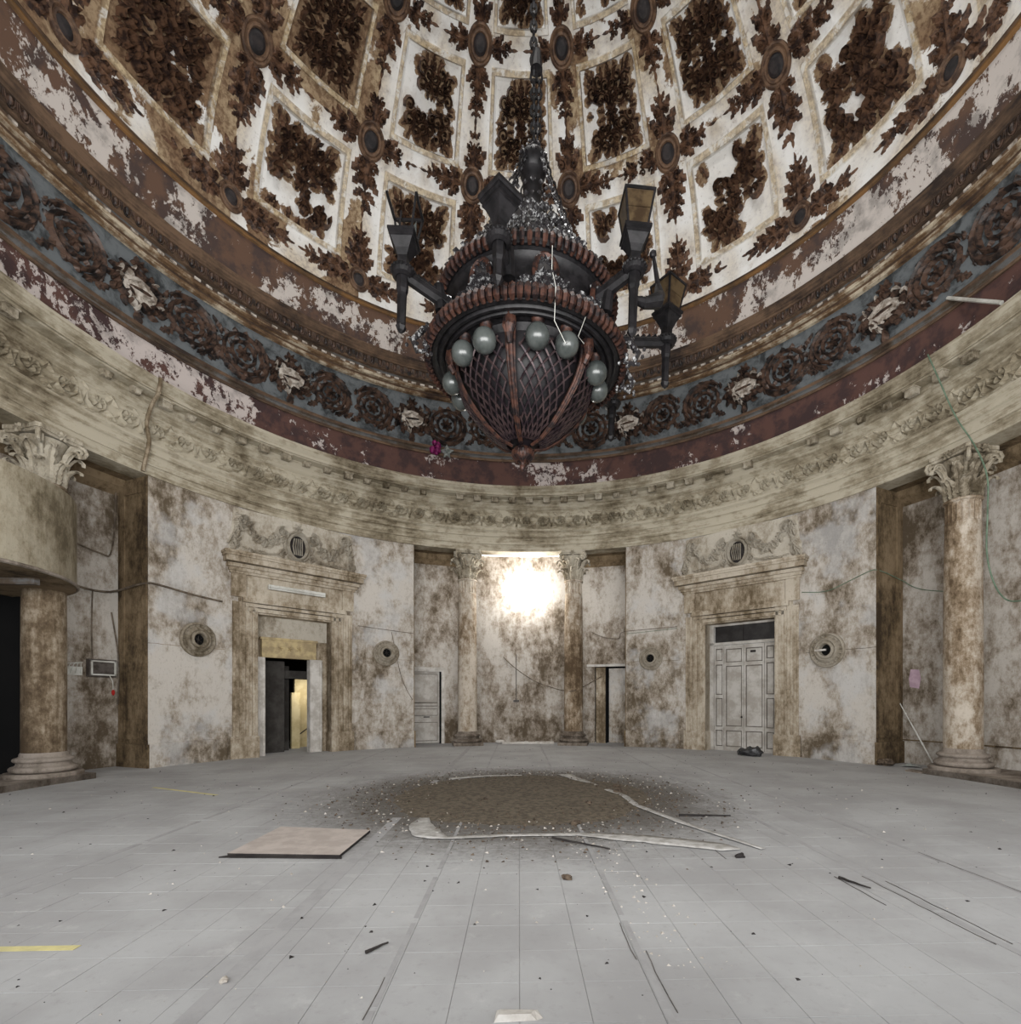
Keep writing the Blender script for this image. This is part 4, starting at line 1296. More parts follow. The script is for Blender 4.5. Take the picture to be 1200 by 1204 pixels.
# tube lamp on the doorcase
m = MB(M=lambda p: T1 @ Vector(p)); m.box(-.78, .72, -.20, -.13, 4.40, 4.52); m.tube([(-.76, -.22, 4.46), (.70, -.22, 4.46)], .025, 8)
tag(m.build('tube_lamp', M_tube), 'long tube lamp over the open doorway on the left', 'lamp')

# ---- right: closed double doors with narrow side leaves
d2, T2 = doorcase('door_2', 45)
m = MB(); m.box(-.98, .98, .34, .40, 3.72, 3.84); m.box(-.98, .98, .30, .42, 3.12, 3.20); m.box(-.98, -.86, .30, .42, 0, 3.84); m.box(.9, .98, .30, .42, 0, 3.84); m.box(-.98, .98, .33, .42, 0, .03)
m.box(-.86, .9, .32, .38, 3.68, 3.74)
m.build('door_frame', M_door, d2)
m = MB(); m.box(-.84, .9, .37, .39, 3.2, 3.68); fan = m.build('transom_glass', M_dgl, d2)
m = MB(); m.box(-.01, .01, .35, .37, 3.2, 3.68); m.build('glazing_bar', M_dark, fan)
def leaf_panel(x0, x1, rows, name='door_leaf', knob=None):
    m = MB(); y = .33
    st_ = .055 if x1 - x0 > .35 else .045
    m.box(x0 + .006, x1 - .006, y + .05, y + .07, .03, 3.11)
    m.box(x0 + .006, x0 + st_, y, y + .05, .03, 3.11); m.box(x1 - st_, x1 - .006, y, y + .05, .03, 3.11)
    for z0, z1 in zip([.03] + [r_[1] for r_ in rows], [r_[0] for r_ in rows] + [3.11]):
        m.box(x0 + st_, x1 - st_, y, y + .05, z0, z1)
    lf = m.build(name, M_door, d2)
    for (z0, z1) in rows:
        p_ = MB(); g = .028
        p_.box(x0 + st_ + g, x1 - st_ - g, y + .022, y + .05, z0 + g, z1 - g)
        p_.build('panel', M_door, lf)
        p_ = MB(); p_.box(x0 + st_ + .002, x1 - st_ - .002, y + .042, y + .049, z0 + .002, z1 - .002); p_.build('panel_groove', M_groove, lf)
    if knob:
        k_ = MB(); k_.ball((knob, y - .03, 1.0), .03, 8, 6); k_.bar((knob, y, 1.0), (knob, y - .03, 1.0), .012, n=6); k_.build('knob', M_dark, lf)
leaf_panel(-.86, -.56, [(.12, .60), (.70, 1.55), (1.65, 2.55), (2.66, 3.02)])
leaf_panel(-.56, .02, [(.12, .60), (.72, 2.50), (2.60, 3.0)], knob=-.03)
leaf_panel(.02, .60, [(.12, .60), (.72, 2.50), (2.60, 3.0)])
leaf_panel(.60, .90, [(.12, .60), (.70, 1.55), (1.65, 2.55), (2.66, 3.02)])
m = MB(); m.box(.22, .36, .30, .33, 2.86, 2.92); m.build('closer', M_dark, d2)

# ---- small doors of the far niche
T3 = ring_mat(-18.9, RN, 0)
d3 = st(empty('door_3')); d3.matrix_world = T3
m = MB(); m.box(.50, .60, -.04, .1, 0, 2.6); m.box(-.75, .6, -.03, .1, 2.46, 2.56); m.build('door_frame', M_white, d3)
m = MB(); m.box(-.72, .44, .04, .08, .02, 2.46)
lf = m.build('door_leaf', M_door, d3)
for (z0, z1) in ((.12, .72), (.98, 1.18), (1.3, 1.38), (1.42, 2.36)):
    p_ = MB(); p_.box(-.62, .36, .015, .04, z0, z1); p_.build('panel', M_door, lf)
    p_ = MB(); p_.box(-.64, .38, .03, .045, z0 - .02, z1 + .02); p_.build('panel_groove', M_groove, lf)
p_ = MB(); p_.box(-.1, .1, .0, .04, .90, .93); p_.build('letter_slot', M_dark, lf)
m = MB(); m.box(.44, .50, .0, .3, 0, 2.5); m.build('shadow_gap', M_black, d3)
T4 = ring_mat(18.9, RN, 0)
d4 = st(empty('door_4')); d4.matrix_world = T4
m = MB(); m.box(-.60, -.33, -.02, .06, 0, 2.62); m.box(-.33, -.27, -.05, .1, 0, 2.62); m.build('door_frame', M_surround, d4)
m = MB()
q = [(-.16, .06), (.72, -.16), (.72, -.12), (-.16, .10)]
slab(m, q, .02, 2.58); m.build('door_leaf', M_wall, d4)
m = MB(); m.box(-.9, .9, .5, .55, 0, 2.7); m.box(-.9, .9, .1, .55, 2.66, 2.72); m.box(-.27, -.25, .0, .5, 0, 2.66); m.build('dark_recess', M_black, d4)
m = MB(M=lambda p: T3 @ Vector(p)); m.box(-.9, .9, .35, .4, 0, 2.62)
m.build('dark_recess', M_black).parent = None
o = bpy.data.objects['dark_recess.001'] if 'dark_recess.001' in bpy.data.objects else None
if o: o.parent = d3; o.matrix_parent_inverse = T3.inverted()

# ================================================================== WALL RONDELS
def rondel(phi, z, label, tube_=False, s=1.0, petals=True):
    root = tag(empty('wall_rosette'), label, 'rosette', 'round wall rosettes')
    root.matrix_world = ring_mat(phi, RW, z) @ Matrix.Scale(s, 4)
    def T(p): return Vector((p[0], -p[2], p[1]))
    m = MB(M=T); n = 36
    prof = [(.39, 0), (.385, .05), (.35, .075), (.33, .05), (.29, .05), (.27, .09), (.225, .13), (.20, .11), (.19, .14), (.155, .16), (.13, .13), (.125, .02)]
    vs = []
    for k in range(n):
        a = 2 * PI * k / n
        for (R, h_) in prof: vs.append((R * math.cos(a), R * math.sin(a), h_))
    q = len(prof)
    m.add(vs, [(k * q + j, ((k + 1) % n) * q + j, ((k + 1) % n) * q + j + 1, k * q + j + 1) for k in range(n) for j in range(q - 1)])
    m.build('moulded_ring', M_rondel, root, smooth=False)
    m = MB(M=T)
    for k in range(20):
        a = 2 * PI * k / 20; m.leaf(.31 * math.cos(a), .31 * math.sin(a), a, .07, .08, .085)
    m.build('bead_ring', M_rondel, root)
    m = MB(M=T); m.add([(0, 0, .015)] + [(.13 * math.cos(2 * PI * k / 20), .13 * math.sin(2 * PI * k / 20), .02) for k in range(20)], [(0, 1 + k, 1 + (k + 1) % 20) for k in range(20)])
    m.build('dark_hole', M_black, root)
    m = MB(M=T)
    if tube_: m.box(-.2, .04, -.02, .02, .13, .17)
    else:
        for k in range(3):
            a = .4 + k * 1.05; m.ribbon([(-.09 * math.cos(a), -.09 * math.sin(a)), (.09 * math.cos(a), .09 * math.sin(a))], [.008, .008], .05)
    m.build('fitting', M_white if tube_ else M_box, root)
rondel(-60.6, 2.93, 'round moulded wall rosette left of the open doorway', s=1.05)
rondel(-28.0, 2.94, 'round moulded wall rosette between open doorway and far niche')
rondel(27.6, 2.80, 'pale stained wall rosette between far niche and double doors', s=.95)
rondel(60.1, 2.74, 'round wall rosette right of the double doors with white stub', True, s=1.12)

# ================================================================== BALCONY
bal = tag(empty('balcony', (-9.9, 0, 3.5)), 'plain rounded plaster balcony in front of the left column', 'balcony')
def arc(R0, a0, a1, n): return [(R0 * math.cos(a0 + (a1 - a0) * i / n), R0 * math.sin(a0 + (a1 - a0) * i / n)) for i in range(n + 1)]
n = 48
oc = arc(2.36, -PI / 2, PI / 2, n); ic = arc(2.26, -PI / 2, PI / 2, n)
m = MB()
for i in range(n):
    (x0, y0), (x1, y1) = oc[i], oc[i + 1]; (u0, w0), (u1, w1) = ic[i], ic[i + 1]
    m.add([(x0, y0, 0), (x1, y1, 0), (x1, y1, 1.5), (x0, y0, 1.5), (u0, w0, 0.05), (u1, w1, 0.05), (u1, w1, 1.5), (u0, w0, 1.5)], [(0, 1, 2, 3), (3, 2, 6, 7), (5, 4, 7, 6)])
m.build('parapet', stained('balcony_plaster', lin(160, 152, 134), lin(132, 122, 102), lin(96, 86, 68), 0.03, seed=9.9, low=False), bal)
m = MB()
for (z, fl) in ((0.0, 1), (.08, 0)):
    vs = [(0, 0, z)] + [(x * .998, y * .998, z) for x, y in oc]
    m.add(vs, [((0, 1 + i, 2 + i) if fl == 0 else (0, 2 + i, 1 + i)) for i in range(n)])
m.build('floor_slab', M_brown, bal)
m = MB(); m.tube([(x * 1.004, y * 1.004, .03) for x, y in oc], .03, 6); m.build('lower_bead', M_base, bal)
m = MB(M=lambda p: Vector(p)); m.box(-.2, 1.9, .6, .7, -.1, 0.0); m.build('steel_beam', M_grime, bal)

# ================================================================== CABLES, BOXES, SMALL FITTINGS
def cable(pts, r, mat, label, name='cable'):
    P3 = []
    for i in range(len(pts) - 1):
        q = [pts[max(i - 1, 0)], pts[i], pts[i + 1], pts[min(i + 2, len(pts) - 1)]]
        n_ = max(5, int(abs(q[1][0] - q[2][0]) / 1.0) + 1)
        for k in range(n_):
            f = k / n_
            c_ = [.5 * (2 * q[1][d] + (q[2][d] - q[0][d]) * f + (2 * q[0][d] - 5 * q[1][d] + 4 * q[2][d] - q[3][d]) * f * f + (3 * q[1][d] - q[0][d] - 3 * q[2][d] + q[3][d]) * f ** 3) for d in range(3)]
            lo, hi = sorted((q[1][1], q[2][1])); c_[1] = max(lo, min(hi, c_[1]))
            P3.append(P(*c_))
    P3.append(P(*pts[-1]))
    return tag(MB().tube(P3, r, 6).build(name, mat), label, 'cable')
cable([(-76, RN - .03, 4.2), (-72, RN - .03, 3.9), (-68.5, RN - .03, 3.9), (-67.3, RW - .04, 4.06), (-61.5, RW - .03, 3.98), (-57.0, RW - .03, 3.93)], .024, M_cable, 'thick grey cable running along the wall left of the open doorway')
cable([(-76, RN - .03, 4.95), (-70, RN - .03, 4.72), (-68.3, RN - .03, 4.85), (-67.9, RN - .05, 6.3)], .018, M_cable, 'grey cable in the left niche rising beside the brown corner')
cable([(-70.5, RN - .03, 3.85), (-70.6, RN - .03, 3.0), (-70.5, RN - .03, 2.4)], .012, M_cable, 'thin vertical cable down to the meter box in the left niche')
cable([(-68.4, RN - .04, 3.45), (-67.6, RN - .05, 2.4), (-67.7, RN - .05, 1.4)], .014, M_cable, 'vertical cable beside the grey box in the left niche')
cable([(-33.5, RW - .02, 3.72), (-28, RW - .02, 3.66), (-22.6, RW - .02, 3.60)], .008, M_cable, 'thin cable across the wall between left doorway and far niche')
cable([(-27, RW - .02, 3.6), (-25, RW - .02, 2.2), (-22.8, RW - .02, 1.5)], .008, M_cable, 'thin slanting cable hanging right of the left wall rosette')
cable([(-3.5, RN - .02, 3.0), (-1.0, RN - .03, 2.6), (3, RN - .04, 2.15), (7, RN - .05, 1.9), (9.0, 9.3, 1.82), (11, 8.7, 1.78), (13, 9.0, 1.9), (16.5, RN - .03, 2.3)], .014, M_cable, 'dark cable looping across the far niche and round the right column')
cable([(14.5, RN - .02, 3.85), (17, RN - .02, 3.66), (20, RN - .02, 3.6), (22.4, RW - .02, 3.7), (33, RW - .02, 3.75)], .009, M_cable, 'thin cable on the wall right of the far niche')
cable([(22.7, RW - .02, 3.62), (33, RW - .02, 3.7)], .007, M_green, 'thin green cable on the wall left of the double doors')
cable([(56, RW - .03, 4.30), (60, RW - .03, 4.22), (64, RW - .03, 4.38), (67.4, RW - .04, 4.5), (67.9, RN - .05, 4.3), (70, RN - .05, 4.05), (74, RN - .05, 3.85)], .010, M_green, 'green cable sagging across the wall right of the double doors')
cable([(76.8, 8.40, 8.46), (78, 8.46, 7.85), (79.3, 8.62, 7.05), (81.9, 8.60, 6.25), (83.4, 8.58, 5.6), (83.57, 8.56, 4.97), (83.48, 8.56, 4.19), (84.36, 8.55, 3.62), (86.0, 8.5, 3.27), (87.8, 8.5, 3.19), (91, 8.5, 3.2)], .014, M_green, 'green cable falling from the cornice over the right column')
cable([(-67.6, 8.40, 8.44), (-67.5, 8.50, 8.15), (-67.6, 8.70, 7.9), (-67.9, 8.78, 7.5), (-68.1, 8.66, 7.08), (-68.3, 8.72, 6.7), (-68.5, 8.76, 6.43)], .04, M_surround, 'lumpy plaster-covered cable bundle crossing the entablature at left')
# boxes in the left niche
Tm = ring_mat(-69.6, RN, 0)
m = MB(M=lambda p: Tm @ Vector(p)); m.box(-.26, .26, -.12, 0, 2.0, 2.38); 
bx = tag(m.build('switch_box', M_box), 'dark grey metal switch box on the left niche wall', 'box')
m = MB(M=lambda p: Tm @ Vector(p)); m.box(-.24, .24, -.14, -.12, 2.03, 2.06); m.box(-.24, .24, -.14, -.12, 2.32, 2.35); m.box(-.24, -.21, -.14, -.12, 2.03, 2.35); m.box(.21, .24, -.14, -.12, 2.03, 2.35)
m.build('lid_frame', M_tube, bx)
m = MB(M=lambda p: Tm @ Vector(p)); m.tube([(.1, -.14, 2.05), (.16, -.16, 1.9), (.18, -.14, 1.72)], .008, 5, 0); m.ball((.18, -.14, 1.66), .045, 6, 5, 1, (.8, .8, 1.5))
m.build('hanging_wire', [M_tube, M_redp], bx)
m = MB(M=lambda p: Tm @ Vector(p)); m.box(-.78, -.34, -.03, 0, 2.02, 2.2)
for k in range(5): m.tube([(-.74 + .09 * k, -.03, 2.06), (-.72 + .08 * k, -.09, 2.16), (-.62 + .06 * k, -.05, 2.26), (-.34, -.04, 2.3)], .007, 4)
tag(m.build('terminal_strip', M_tube), 'white terminal strip with loose wires beside the dark switch box', 'terminal')
# leaning rod, litter of the right corner
a, b = P(66.9, RN - .12, 1.62), Vector((9.12, 2.86, .03))
m = MB(); m.tube([a, a.lerp(b, .4), a.lerp(b, .41), b], [.011, .011, .016, .016], 6)
for f in (.28, .7): m.tube([a.lerp(b, f - .01), a.lerp(b, f + .01)], .022, 6)
tag(m.build('metal_rod', M_tube), 'thin metal rod leaning beside the right column base', 'rod')
m = MB(); m.add([P(70, 9.3, .01), P(72, 9.35, .01), P(72, 9.1, .04), P(70.2, 9.0, .02), P(71, 9.15, .09)], [(0, 1, 4), (1, 2, 4), (2, 3, 4), (3, 0, 4)])
tag(m.build('plastic_scrap', M_silver), 'crumpled bluish plastic scrap at the foot of the right niche wall', 'scrap')
m = MB(); q = [(8.25, 2.75), (8.75, 2.35), (8.85, 2.45), (8.5, 2.95)]
slab(m, [(8.05, 2.35), (8.15, 1.85), (8.35, 1.9), (8.3, 2.5)], 0.0, .03)
tag(m.build('broken_tile', M_base), 'broken flat slab in front of the right column base', 'slab')
m = MB(M=lambda p: ring_mat(69.0, RN, 0) @ Vector(p)); m.add([(-.10, -.004, 1.8), (.10, -.004, 1.76), (.14, -.004, 2.0), (.10, -.004, 2.2), (-.08, -.004, 2.22), (-.12, -.004, 2.0)], [(0, 1, 2, 3, 4, 5)])
o = m.build('paint_patch', M_pink, wall_fr)
# fluorescent tube sticking out from the cornice
m = MB(); m.tube([P(76.5, 9.0, 9.76), P(85.0, 8.6, 8.6)], .035, 8)
tag(m.build('tube_lamp', M_tube), 'thin tube lamp jutting over the maroon band at the right edge', 'lamp')
# foil balloons resting against the maroon band
pb = P(-17.9, 9.0, 0)
m = MB(); rs = random.Random(4)
for k in range(14):
    m.ball((pb.x + rs.uniform(-.12, .12), pb.y - .05 + rs.uniform(-.1, .05), 9.62 + rs.uniform(-.18, .18)), .09, 7, 5)
b1 = tag(m.build('foil_balloon', M_mag), 'clustered magenta foil balloon caught on the far gilt moulding', 'balloon')
m.v = []
pb = P(-15.6, 8.95, 0)
m = MB()
pts = [(0, .30), (.10, .12), (.30, .05), (.12, -.08), (.14, -.28), (0, -.16), (-.14, -.28), (-.12, -.08), (-.28, .05), (-.10, .12)]
q = len(pts)
vs = [(pb.x + x * .8, pb.y, 9.6 + z * .8) for x, z in pts] + [(pb.x, pb.y - .13, 9.6), (pb.x, pb.y + .08, 9.6)]
m.add(vs, [(k, (k + 1) % q, q) for k in range(q)] + [((k + 1) % q, k, q + 1) for k in range(q)])
tag(m.build('foil_balloon', M_silver), 'silver star-shaped foil balloon beside the magenta one', 'balloon')

# ================================================================== CHANDELIER
CH = tag(empty('chandelier', (0, 0, 5.1)), 'huge dark iron and copper chandelier with lanterns hanging from the dome', 'chandelier')
# local z measured from the finial tip (5.1 m above the floor)
Zf = 5.1
def chz(z): return z - Zf
tilt_M = Matrix.Rotation(math.radians(2.0), 4, 'Y')
CH.rotation_euler = (0, math.radians(2.0), 0)
def G(phi, R, z):
    """chandelier point; phi = 0 faces the camera, positive to the right"""
    a = math.radians(phi)
    return Vector((R * math.sin(a), -R * math.cos(a), z - Zf))
def lathe_c(prof, n, name, mat, par=None, smooth=True):
    return MB().lathe([(r, z - Zf) for r, z in prof], n).build(name, mat, par or CH, smooth=smooth)
# finial
fin = lathe_c([(0.0, 5.10), (.03, 5.12), (.05, 5.18), (.03, 5.22), (.07, 5.24), (.16, 5.32), (.17, 5.40), (.12, 5.46), (.09, 5.48), (.16, 5.50), (.18, 5.53), (.12, 5.56)], 24, 'finial', M_copper)
m = MB()
for k in range(16):
    a = k * 22.5
    m.tube([G(a, .09, 5.25), G(a, .165, 5.33), G(a, .175, 5.39), G(a, .13, 5.45)], .016, 4)
m.build('fluting', M_copper, fin)
# bowl profile
BP = [(.14, 5.47), (.34, 5.53), (.57, 5.70), (.78, 5.92), (.95, 6.14), (1.05, 6.36), (1.08, 6.60)]
def bowl(t_):
    f = t_ * (len(BP) - 1); i = min(int(f), len(BP) - 2); g = f - i
    return BP[i][0] + (BP[i + 1][0] - BP[i][0]) * g, BP[i][1] + (BP[i + 1][1] - BP[i][1]) * g
lathe_c([(max(r - .07, .02), z) for r, z in BP], 48, 'bowl_lining', M_bowl)
# lattice: diagonal bars on each of the six panels
rib0 = -11.5
for k in range(6):
    m = MB()
    a0 = rib0 + 60 * k + 4
    for hand in (1, -1):
        for j in range(-18, 19):
            pts = []
            for i in range(33):
                t_ = .10 + .84 * i / 32
                a = 26 + hand * (j * 9.2 + (t_ - .5) * 66)
                inside = 1.5 < a < 50.5
                if inside:
                    r, z = bowl(t_); pts.append(G(a0 + a, r, z))
                else:
                    if len(pts) > 1: m.tube(pts, .0155, 4, cap=False)
                    pts = []
            if len(pts) > 1: m.tube(pts, .0155, 4, cap=False)
    m.build('lattice_panel', M_lattice, CH)
def rib_mb():
    m = MB()
    for off, rr_ in ((-.055, .022), (.055, .022), (0, .034)):
        pts = []
        for i in range(20):
            t_ = i / 19; r, z = bowl(t_)
            w = off * (.35 + .65 * t_)
            pts.append(Vector((w, -(r + .035), z - Zf)))
        m.tube(pts, [rr_ * (.6 + .5 * i / 19) for i in range(20)], 6)
    # foot scroll and head
    m.tube([(0, -.24, 5.52 - Zf), (0, -.20, 5.60 - Zf), (0, -.30, 5.62 - Zf)], .035, 6)
    m.ball((0, -1.17, 6.60 - Zf), .105, 12, 8, sc=(.9, .8, 1.25))
    for k in range(9):
        x = -.085 + .17 * k / 8; m.tube([(x * .4, -1.17, 6.42 - Zf), (x, -1.26 + abs(x) * .8, 6.54 - Zf), (x * .8, -1.24 + abs(x) * .6, 6.70 - Zf)], .014, 4)
    m.tube([(0, -1.12, 6.36 - Zf), (0, -1.18, 6.46 - Zf)], [.04, .06], 8)
    return m
rib = rib_mb().build('rib', M_copper, CH)
for k in range(6):
    o = rib if k == 0 else inst(rib, CH)
    o.rotation_euler = (0, 0, math.radians(rib0 + 60 * k))
# rim and soffit mouldings
lathe_c([(1.0, 6.60), (1.06, 6.68), (1.16, 6.70), (1.2, 6.66), (1.24, 6.66), (1.26, 6.70), (1.30, 6.66), (1.34, 6.66), (1.36, 6.70), (1.40, 6.67), (1.45, 6.68), (1.46, 6.69), (1.51, 6.69), (1.51, 6.80), (1.40, 6.86), (1.15, 6.90), (1.1, 6.9)], 96, 'rim', M_iron, smooth=False)
m = MB()
m.tube([(0, -1.475, 6.66 - Zf), (0, -1.53, 6.69 - Zf), (0, -1.545, 6.75 - Zf), (0, -1.515, 6.81 - Zf), (0, -1.45, 6.84 - Zf)], [.03, .047, .05, .047, .03], 6)
gad = m.build('gadroon', M_copper, CH)
for k in range(96):
    o = gad if k == 0 else inst(gad, CH); o.rotation_euler = (0, 0, 2 * PI * k / 96)
# globes
m = MB(); m.ball((0, -1.14, 6.44 - Zf), .168, 22, 16); g0 = m.build('globe', M_globe, CH, smooth=True)
m = MB(); m.M = None; m.lathe([(.07, 0), (.085, .03), (.075, .09), (.09, .10), (.09, .14)], 16)
m.v = [v + Vector((0, -1.12, 6.575 - Zf)) for v in m.v]
c0 = m.build('socket', M_copper, g0, smooth=True)
k = 0
for b_ in range(6):
    for off in (-11, 11):
        o = g0 if k == 0 else inst(g0, CH)
        if k: inst(c0, o)
        o.rotation_euler = (0, 0, math.radians(rib0 + 30 + 60 * b_ + off)); k += 1
# drum with oval windows
lathe_c([(1.30, 6.88), (1.32, 6.94), (1.24, 6.98), (1.20, 7.05), (1.20, 7.4), (1.22, 7.46), (1.25, 7.5)], 64, 'drum', M_iron)
lathe_c([(1.2, 7.50), (1.27, 7.54), (1.31, 7.54), (1.33, 7.60), (1.33, 7.68), (1.20, 7.72), (1.0, 7.75)], 80, 'upper_rim', M_iron, smooth=False)
m = MB()
m.tube([(0, -1.30, 7.53 - Zf), (0, -1.35, 7.55 - Zf), (0, -1.375, 7.61 - Zf), (0, -1.35, 7.67 - Zf), (0, -1.30, 7.70 - Zf)], [.025, .036, .04, .036, .025], 6)
gd2 = m.build('gadroon', M_copper, CH)
for k in range(84):
    o = gd2 if k == 0 else inst(gd2, CH); o.rotation_euler = (0, 0, 2 * PI * k / 84)
m = MB(); n = 22
m.tube([(.15 * math.cos(2 * PI * i / n), -1.30, 7.19 - Zf + .23 * math.sin(2 * PI * i / n)) for i in range(n + 1)], .04, 6)
ov = m.build('oval_frame', M_copper, CH)
m = MB()
vs = [(0, -1.33, 7.19 - Zf)] + [(.13 * math.cos(2 * PI * i / n), -1.28, 7.19 - Zf + .21 * math.sin(2 * PI * i / n)) for i in range(n)]
m.add(vs, [(0, 1 + i, 1 + (i + 1) % n) for i in range(n)])
op = m.build('oval_glass', M_dgl, ov)
for k in range(9):
    o = ov if k == 0 else inst(ov, CH)
    if k: inst(op, o)
    o.rotation_euler = (0, 0, math.radians(10 + 40 * k))
# garlands between ovals, scrolls and leaves
m = MB(M=lambda p: Vector((math.sin(p[0]) * (1.26 + p[2]), -math.cos(p[0]) * (1.26 + p[2]), p[1] - Zf)))
rs = random.Random(3)
for i in range(26):
    f = i / 25; x = math.radians(-20 + 40 * f); y = 7.12 - .18 * math.sin(PI * f)
    for j in range(3): m.leaf(x + rs.uniform(-.03, .03), y + rs.uniform(-.06, .06), rs.random() * 6.28, .10, .08, .10 + rs.random() * .08)
for s_ in (-1, 1):
    m.spiral(s_ * math.radians(17), 7.34, .07, 1.4, 0, s_, .018, .08); m.spiral(s_ * math.radians(15), 7.05, .06, 1.4, 2, -s_, .018, .12)
gar = m.build('garland', M_cryst, CH)
for k in range(9):
    o = gar if k == 0 else inst(gar, CH); o.rotation_euler = (0, 0, math.radians(30 + 40 * k))
# crown
lathe_c([(1.25, 7.70), (1.05, 7.84), (.98, 7.98), (.80, 8.16), (.66, 8.30), (.60, 8.5), (.42, 8.74), (.36, 8.95), (.22, 9.15), (.14, 9.4), (.16, 9.7), (.20, 9.78)], 40, 'crown', M_iron)
m = MB(); rs = random.Random(8)
for (R, z, n, s_) in ((1.28, 7.78, 120, .045), (1.16, 7.88, 100, .05), (1.05, 8.02, 90, .05), (.92, 8.14, 80, .05), (.80, 8.3, 70, .055), (.78, 8.44, 70, .06), (.62, 8.58, 50, .05), (.55, 8.75, 46, .055), (.42, 8.95, 34, .05), (.30, 9.2, 20, .045), (.24, 9.45, 14, .04)):
    for k in range(n):
        a = 360 * k / n + rs.uniform(-2, 2)
        c = G(a, R + rs.uniform(-.02, .05), z + rs.uniform(-.03, .03)); r_ = s_ * rs.uniform(.7, 1.2)
        m.add([c + Vector((r_, 0, 0)), c + Vector((0, r_, 0)), c - Vector((r_, 0, 0)), c - Vector((0, r_, 0)), c + Vector((0, 0, r_)), c - Vector((0, 0, r_ * 1.2))],
              [(0, 1, 4), (1, 2, 4), (2, 3, 4), (3, 0, 4), (1, 0, 5), (2, 1, 5), (3, 2, 5), (0, 3, 5)])
tag(m.build('crystal_beads', M_cryst, CH), kind='stuff')
# orb, neck
m = MB(); m.ball((0, 0, 9.95 - Zf), .235, 20, 14, sc=(1, 1, .95)); orb = m.build('orb', M_iron, CH, smooth=True)
m = MB(); rs = random.Random(9)
for k in range(46):
    a = rs.random() * 6.28; e = rs.uniform(-.2, 1.4); c = Vector((.24 * math.cos(e) * math.cos(a), .24 * math.cos(e) * math.sin(a), 10.0 - Zf + .24 * math.sin(e)))
    m.ball(c, .02, 5, 4)
m.build('orb_crystals', M_cryst, orb)
# chain stays from the orb to the upper rim
def chain_links(m, a, b, L=.11, r=.013, sag=0.0):
    d = b - a; n = int(d.length / (L * .78)); dn_ = d.normalized()
    u = dn_.cross(Vector((0, 0, 1)))
    if u.length < .1: u = dn_.cross(Vector((1, 0, 0)))
    u.normalize(); w = dn_.cross(u)
    for i in range(n):
        f = (i + .5) / n
        c = a + d * f - Vector((0, 0, sag * 4 * f * (1 - f)))
        s_ = u if i % 2 else w
        pts = [c + dn_ * (math.cos(t_) * L * .5) + s_ * (math.sin(t_) * L * .28) for t_ in [2 * PI * q / 8 for q in range(9)]]
        m.tube(pts, r, 4, cap=False)
for k in range(6):
    m = MB(); chain_links(m, G(-28 + 60 * k, .22, 9.95), G(-28 + 60 * k, 1.24, 7.78), .13, .016, .12)
    m.build('stay_chain', M_cryst if k % 2 else M_iron, CH)
# main chain: hangs plumb, so it undoes the tilt of the body
m = MB(); top = tilt_M.inverted() @ (Vector((.17, 0, 20.1)) - Vector((0, 0, Zf)))
chain_links(m, Vector((0, 0, 10.2 - Zf)), top, .17, .024)
m.build('main_chain', M_iron, CH)
m = MB(); chain_links(m, Vector((.05, 0, 10.2 - Zf)), Vector((.05, 0, 11.4 - Zf)), .16, .02); m.tube([Vector((0, 0, 11.45 - Zf)), Vector((0, 0, 11.75 - Zf))], [.10, .06], 10)
m.build('chain_coupling', M_iron, CH)
# wires hanging down the front
m = MB()
pts = []
m.tube([G(13, 1.34, 7.7), G(13, 1.36, 7.2), G(13, 1.58, 6.8), G(15, 1.4, 6.5), G(24, 1.3, 6.33), G(30, 1.25, 6.45)], .005, 4)
m.tube([G(33, 1.5, 6.75), G(33, 1.3, 6.5), G(40, 1.25, 6.5)], .004, 4)
m.build('hanging_wire', M_tube, CH)
